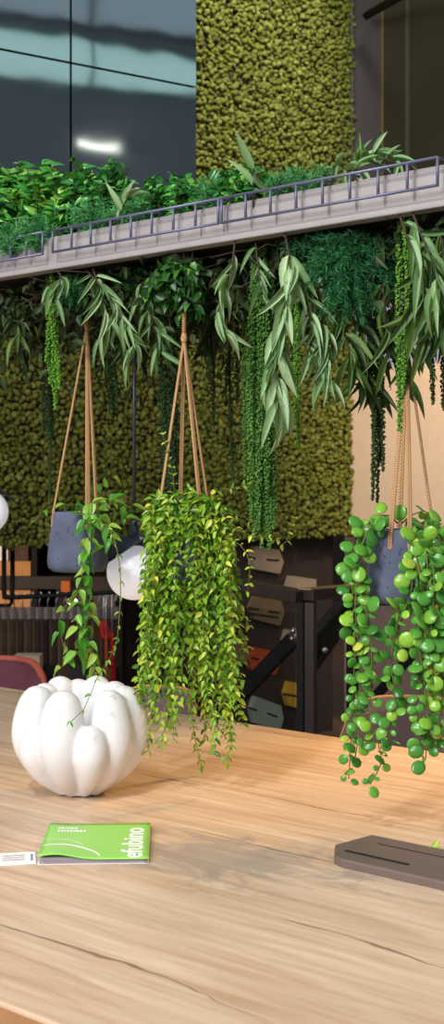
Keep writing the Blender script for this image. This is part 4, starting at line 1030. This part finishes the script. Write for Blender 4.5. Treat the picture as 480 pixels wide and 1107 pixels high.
# ---------------------------------------------------------------- shop seen under the moss at the left
YS = 6.9
def rect(x0, y0, x1, y1, Y, th, m, name, parent=None):
    a = at(x0, y0, Y); b = at(x1, y1, Y); return MB().box(((a.x+b.x)/2, Y+th/2, (a.z+b.z)/2), (abs(b.x-a.x), th, abs(b.z-a.z)), None, 0, .004).build(name, m, parent)
a = at(-60, 560, 8.2); b = at(250, 560, 8.2)
MB().box(((a.x+b.x)/2, 8.25, .9), (b.x-a.x, .1, 1.8), None).build('wall_shop', plain('shop_back_wall', (70, 58, 52), .8))['kind'] = 'structure'
cq = [C0-W*5-WN*.2, wallpx(243, -.2), wallpx(243, -.2)+Vector((.3, 2.5, 0)), Vector((-5, 8.3, 0))]
MB().prism(cq, 1.2, 1.28).build('ceiling', M['dkbrown'], fix=True)['kind'] = 'structure'
sh = thing('display_rack', 'dark shelf rack under the moss behind the leftmost pot', 'shelf', Vector((at(50, 600, YS).x, YS, 0)))
rect(-60, 623, 128, 637, YS-.02, .35, M['dkbrown'], 'shelf_board', sh)
for x0, x1 in ((34, 40), (126, 132), (-60, -54)):
    a = at(x0, 560, YS); b = at(x1, 560, YS); MB().box(((a.x+b.x)/2, YS+.15, .58), (b.x-a.x, .3, 1.16), None).build('upright', M['black'], sh)
rect(41, 586, 58, 624, YS+.28, .03, M['slot'], 'back_panel', sh); rect(41, 637, 60, 660, YS+.28, .03, M['slot'], 'back_panel', sh)
rect(-60, 664, 128, 670, YS-.02, .35, M['dkbrown'], 'shelf_board', sh)
rect(-60, 689, 128, 741, YS+.28, .03, M['umber'], 'back_panel', sh)
for lab, bx_ in (('brown carton on the rack at the left picture edge', (-30, 606.5, 12, 623)), ('brown carton on the rack beside the dark upright', (13.5, 606.5, 33.5, 623)),
                 ('lower brown carton at the left picture edge', (-30, 638, 11, 664)), ('lower brown carton beside the dark upright', (12, 638, 33.5, 664))):
    c_ = rect(*bx_, YS+.02, .2, M['carton'], 'carton'); tag(c_, lab, 'box')
tag(rect(10, 589, 31, 606.5, YS+.04, .18, M['swatch'], 'storage_box'), 'dark brown box stacked on the upper carton', 'box')
tag(rect(-25, 589, 9, 606.5, YS+.04, .18, M['paper'], 'storage_box'), 'white box stacked at the left edge below the moss', 'box')
o_ = MB()
YR = 5.9
pts = [at(4, 575, YR), at(4, 645, YR), at(6, 652, YR), at(14, 653, YR)]
rk = thing('sample_rail', 'black tube rail carrying the hanging sample boards', 'rail', Vector((at(30, 600, YR).x, YR, 0)))
MB().tube(bez([at(4.5, 586, YR), at(4.5, 640, YR), at(7, 645, YR), at(20, 645.5, YR), at(128, 640, YR)], 60), .011, 8).build('tube', M['black'], rk)
MB().tube([at(13.5, 586, YR+.05), at(13.5, 650, YR+.05), at(10, 655, YR+.05), at(-30, 656, YR+.05)], .011, 8).build('tube', M['black'], rk)
for x in (-30, 128): q = at(x, 650, YR+.03); MB().tube([Vector((q.x, q.y, q.z)), Vector((q.x, q.y, 0))], .014, 8).build('upright', M['black'], rk)
cols = [M['swatch'], M['swatch2'], M['swatch'], M['dkbrown']]
hx = list(np.linspace(-12, 124, 16))
names = {0: 'leftmost', 15: 'rightmost'}
for i, x in enumerate(hx):
    top = at(x, 645, YR); root = thing('sample_hanger', 'brown sample board on a grey clip hanging from the black rail', 'sample board', top, 0, 'sample boards hanging from the black rail')
    yw = .9; Rz = Matrix.Rotation(yw, 3, 'Z')
    MB().tube([top+Up*.016, top+Vector((.008, 0, .022)), top+Vector((.012, 0, .008)), top-Up*.02, top-Up*.045], .0028, 6).build('hook', M['clamp'], root)
    MB().box(top-Up*.075, (.034, .02, .055), Rz, 0, .003).build('clip', M['clip'], root)
    hh = random.choice((.2, .22, .36, .36)); MB().box(top-Up*(.105+hh/2), (.075, .01, hh), Rz, 0, .002).build('board', cols[i % 4] if i not in (2, 3) else M['swatch2'], root)
def cloth(label, mt, x0, x1, y0, y1, dy):
    m = MB(); V = []; nu, nv = 10, 14; Y = YR+dy; c = at((x0+x1)/2, 645, YR); root = thing('fabric_swatch', label, 'fabric', c)
    for side in (0, .006):
        for i in range(nu+1):
            for j in range(nv+1):
                f = j/nv; xm = (x0+x1)/2; x = xm+(x0+(x1-x0)*i/nu-xm)*(.55+.45*f)+3*f*f; y = y0+(y1-y0)*f; V.append(at(x, y, Y+side+.02*math.sin(i*1.6)*(f+.2)))
    k = nv+1; o = (nu+1)*k; Fc = []
    for i in range(nu):
        for j in range(nv): a = i*k+j; q = (a, a+1, a+k+1, a+k); Fc += [q, tuple(reversed([z+o for z in q]))]
    m.add(V, Fc).build('cloth', mt, root)
    MB().tube([c+Up*.015, c+Vector((.01, 0, .02)), c, at((x0+x1)/2, y0+1, Y)], .003, 6).build('hook', M['clamp'], root)
cloth('red fabric hanging among the samples below the globe lamp', M['red'], 105, 119, 671, 690, -.06)
cloth('narrow orange fabric strip hanging under the globe lamp', M['orange'], 112, 117, 686, 745, -.09)
cloth('dark red fabric strip hanging right of the orange strip', M['red'], 118, 124, 684, 745, -.07)
tag(rect(14, 709, 43, 725, 5.2, .1, M['felt'], 'paper_pad'), 'pale paper pad standing behind the plum chair', 'paper')
q = at(14, 725, 5.2)
M['cream'] = plain('cream_wall', (196, 172, 146), .8)
tag(rect(100, 590, 134, 668, 7.4, .04, M['cream'], 'wall_board'), 'cream board in the shop behind the globe lamp', 'board')
for (lab, x, y, Y, r) in (('lit round shop lamp left of the globe lamp', 113, 631, 7.2, .034), ('lit round shop lamp above the hanging vine', 78, 650, 6.6, .026)):
    c_ = at(x, y, Y); root = thing('shop_lamp', lab, 'lamp', c_); bm = bmesh.new(); bmesh.ops.create_uvsphere(bm, u_segments=20, v_segments=12, radius=r, matrix=Matrix.Translation(c_)@Matrix.Diagonal((1, 1, .55, 1))); MB().bm(bm).build('bulb', M['bulb'], root)
    MB().tube([c_+Up*r*.5, Vector((c_.x, c_.y, 1.2))], .004, 6).build('cord', M['black'], root)
tag(rect(66, 628, 76, 640, 6.86, .05, M['orange'], 'small_box'), 'small orange box on the rack below the leftmost pot', 'box')
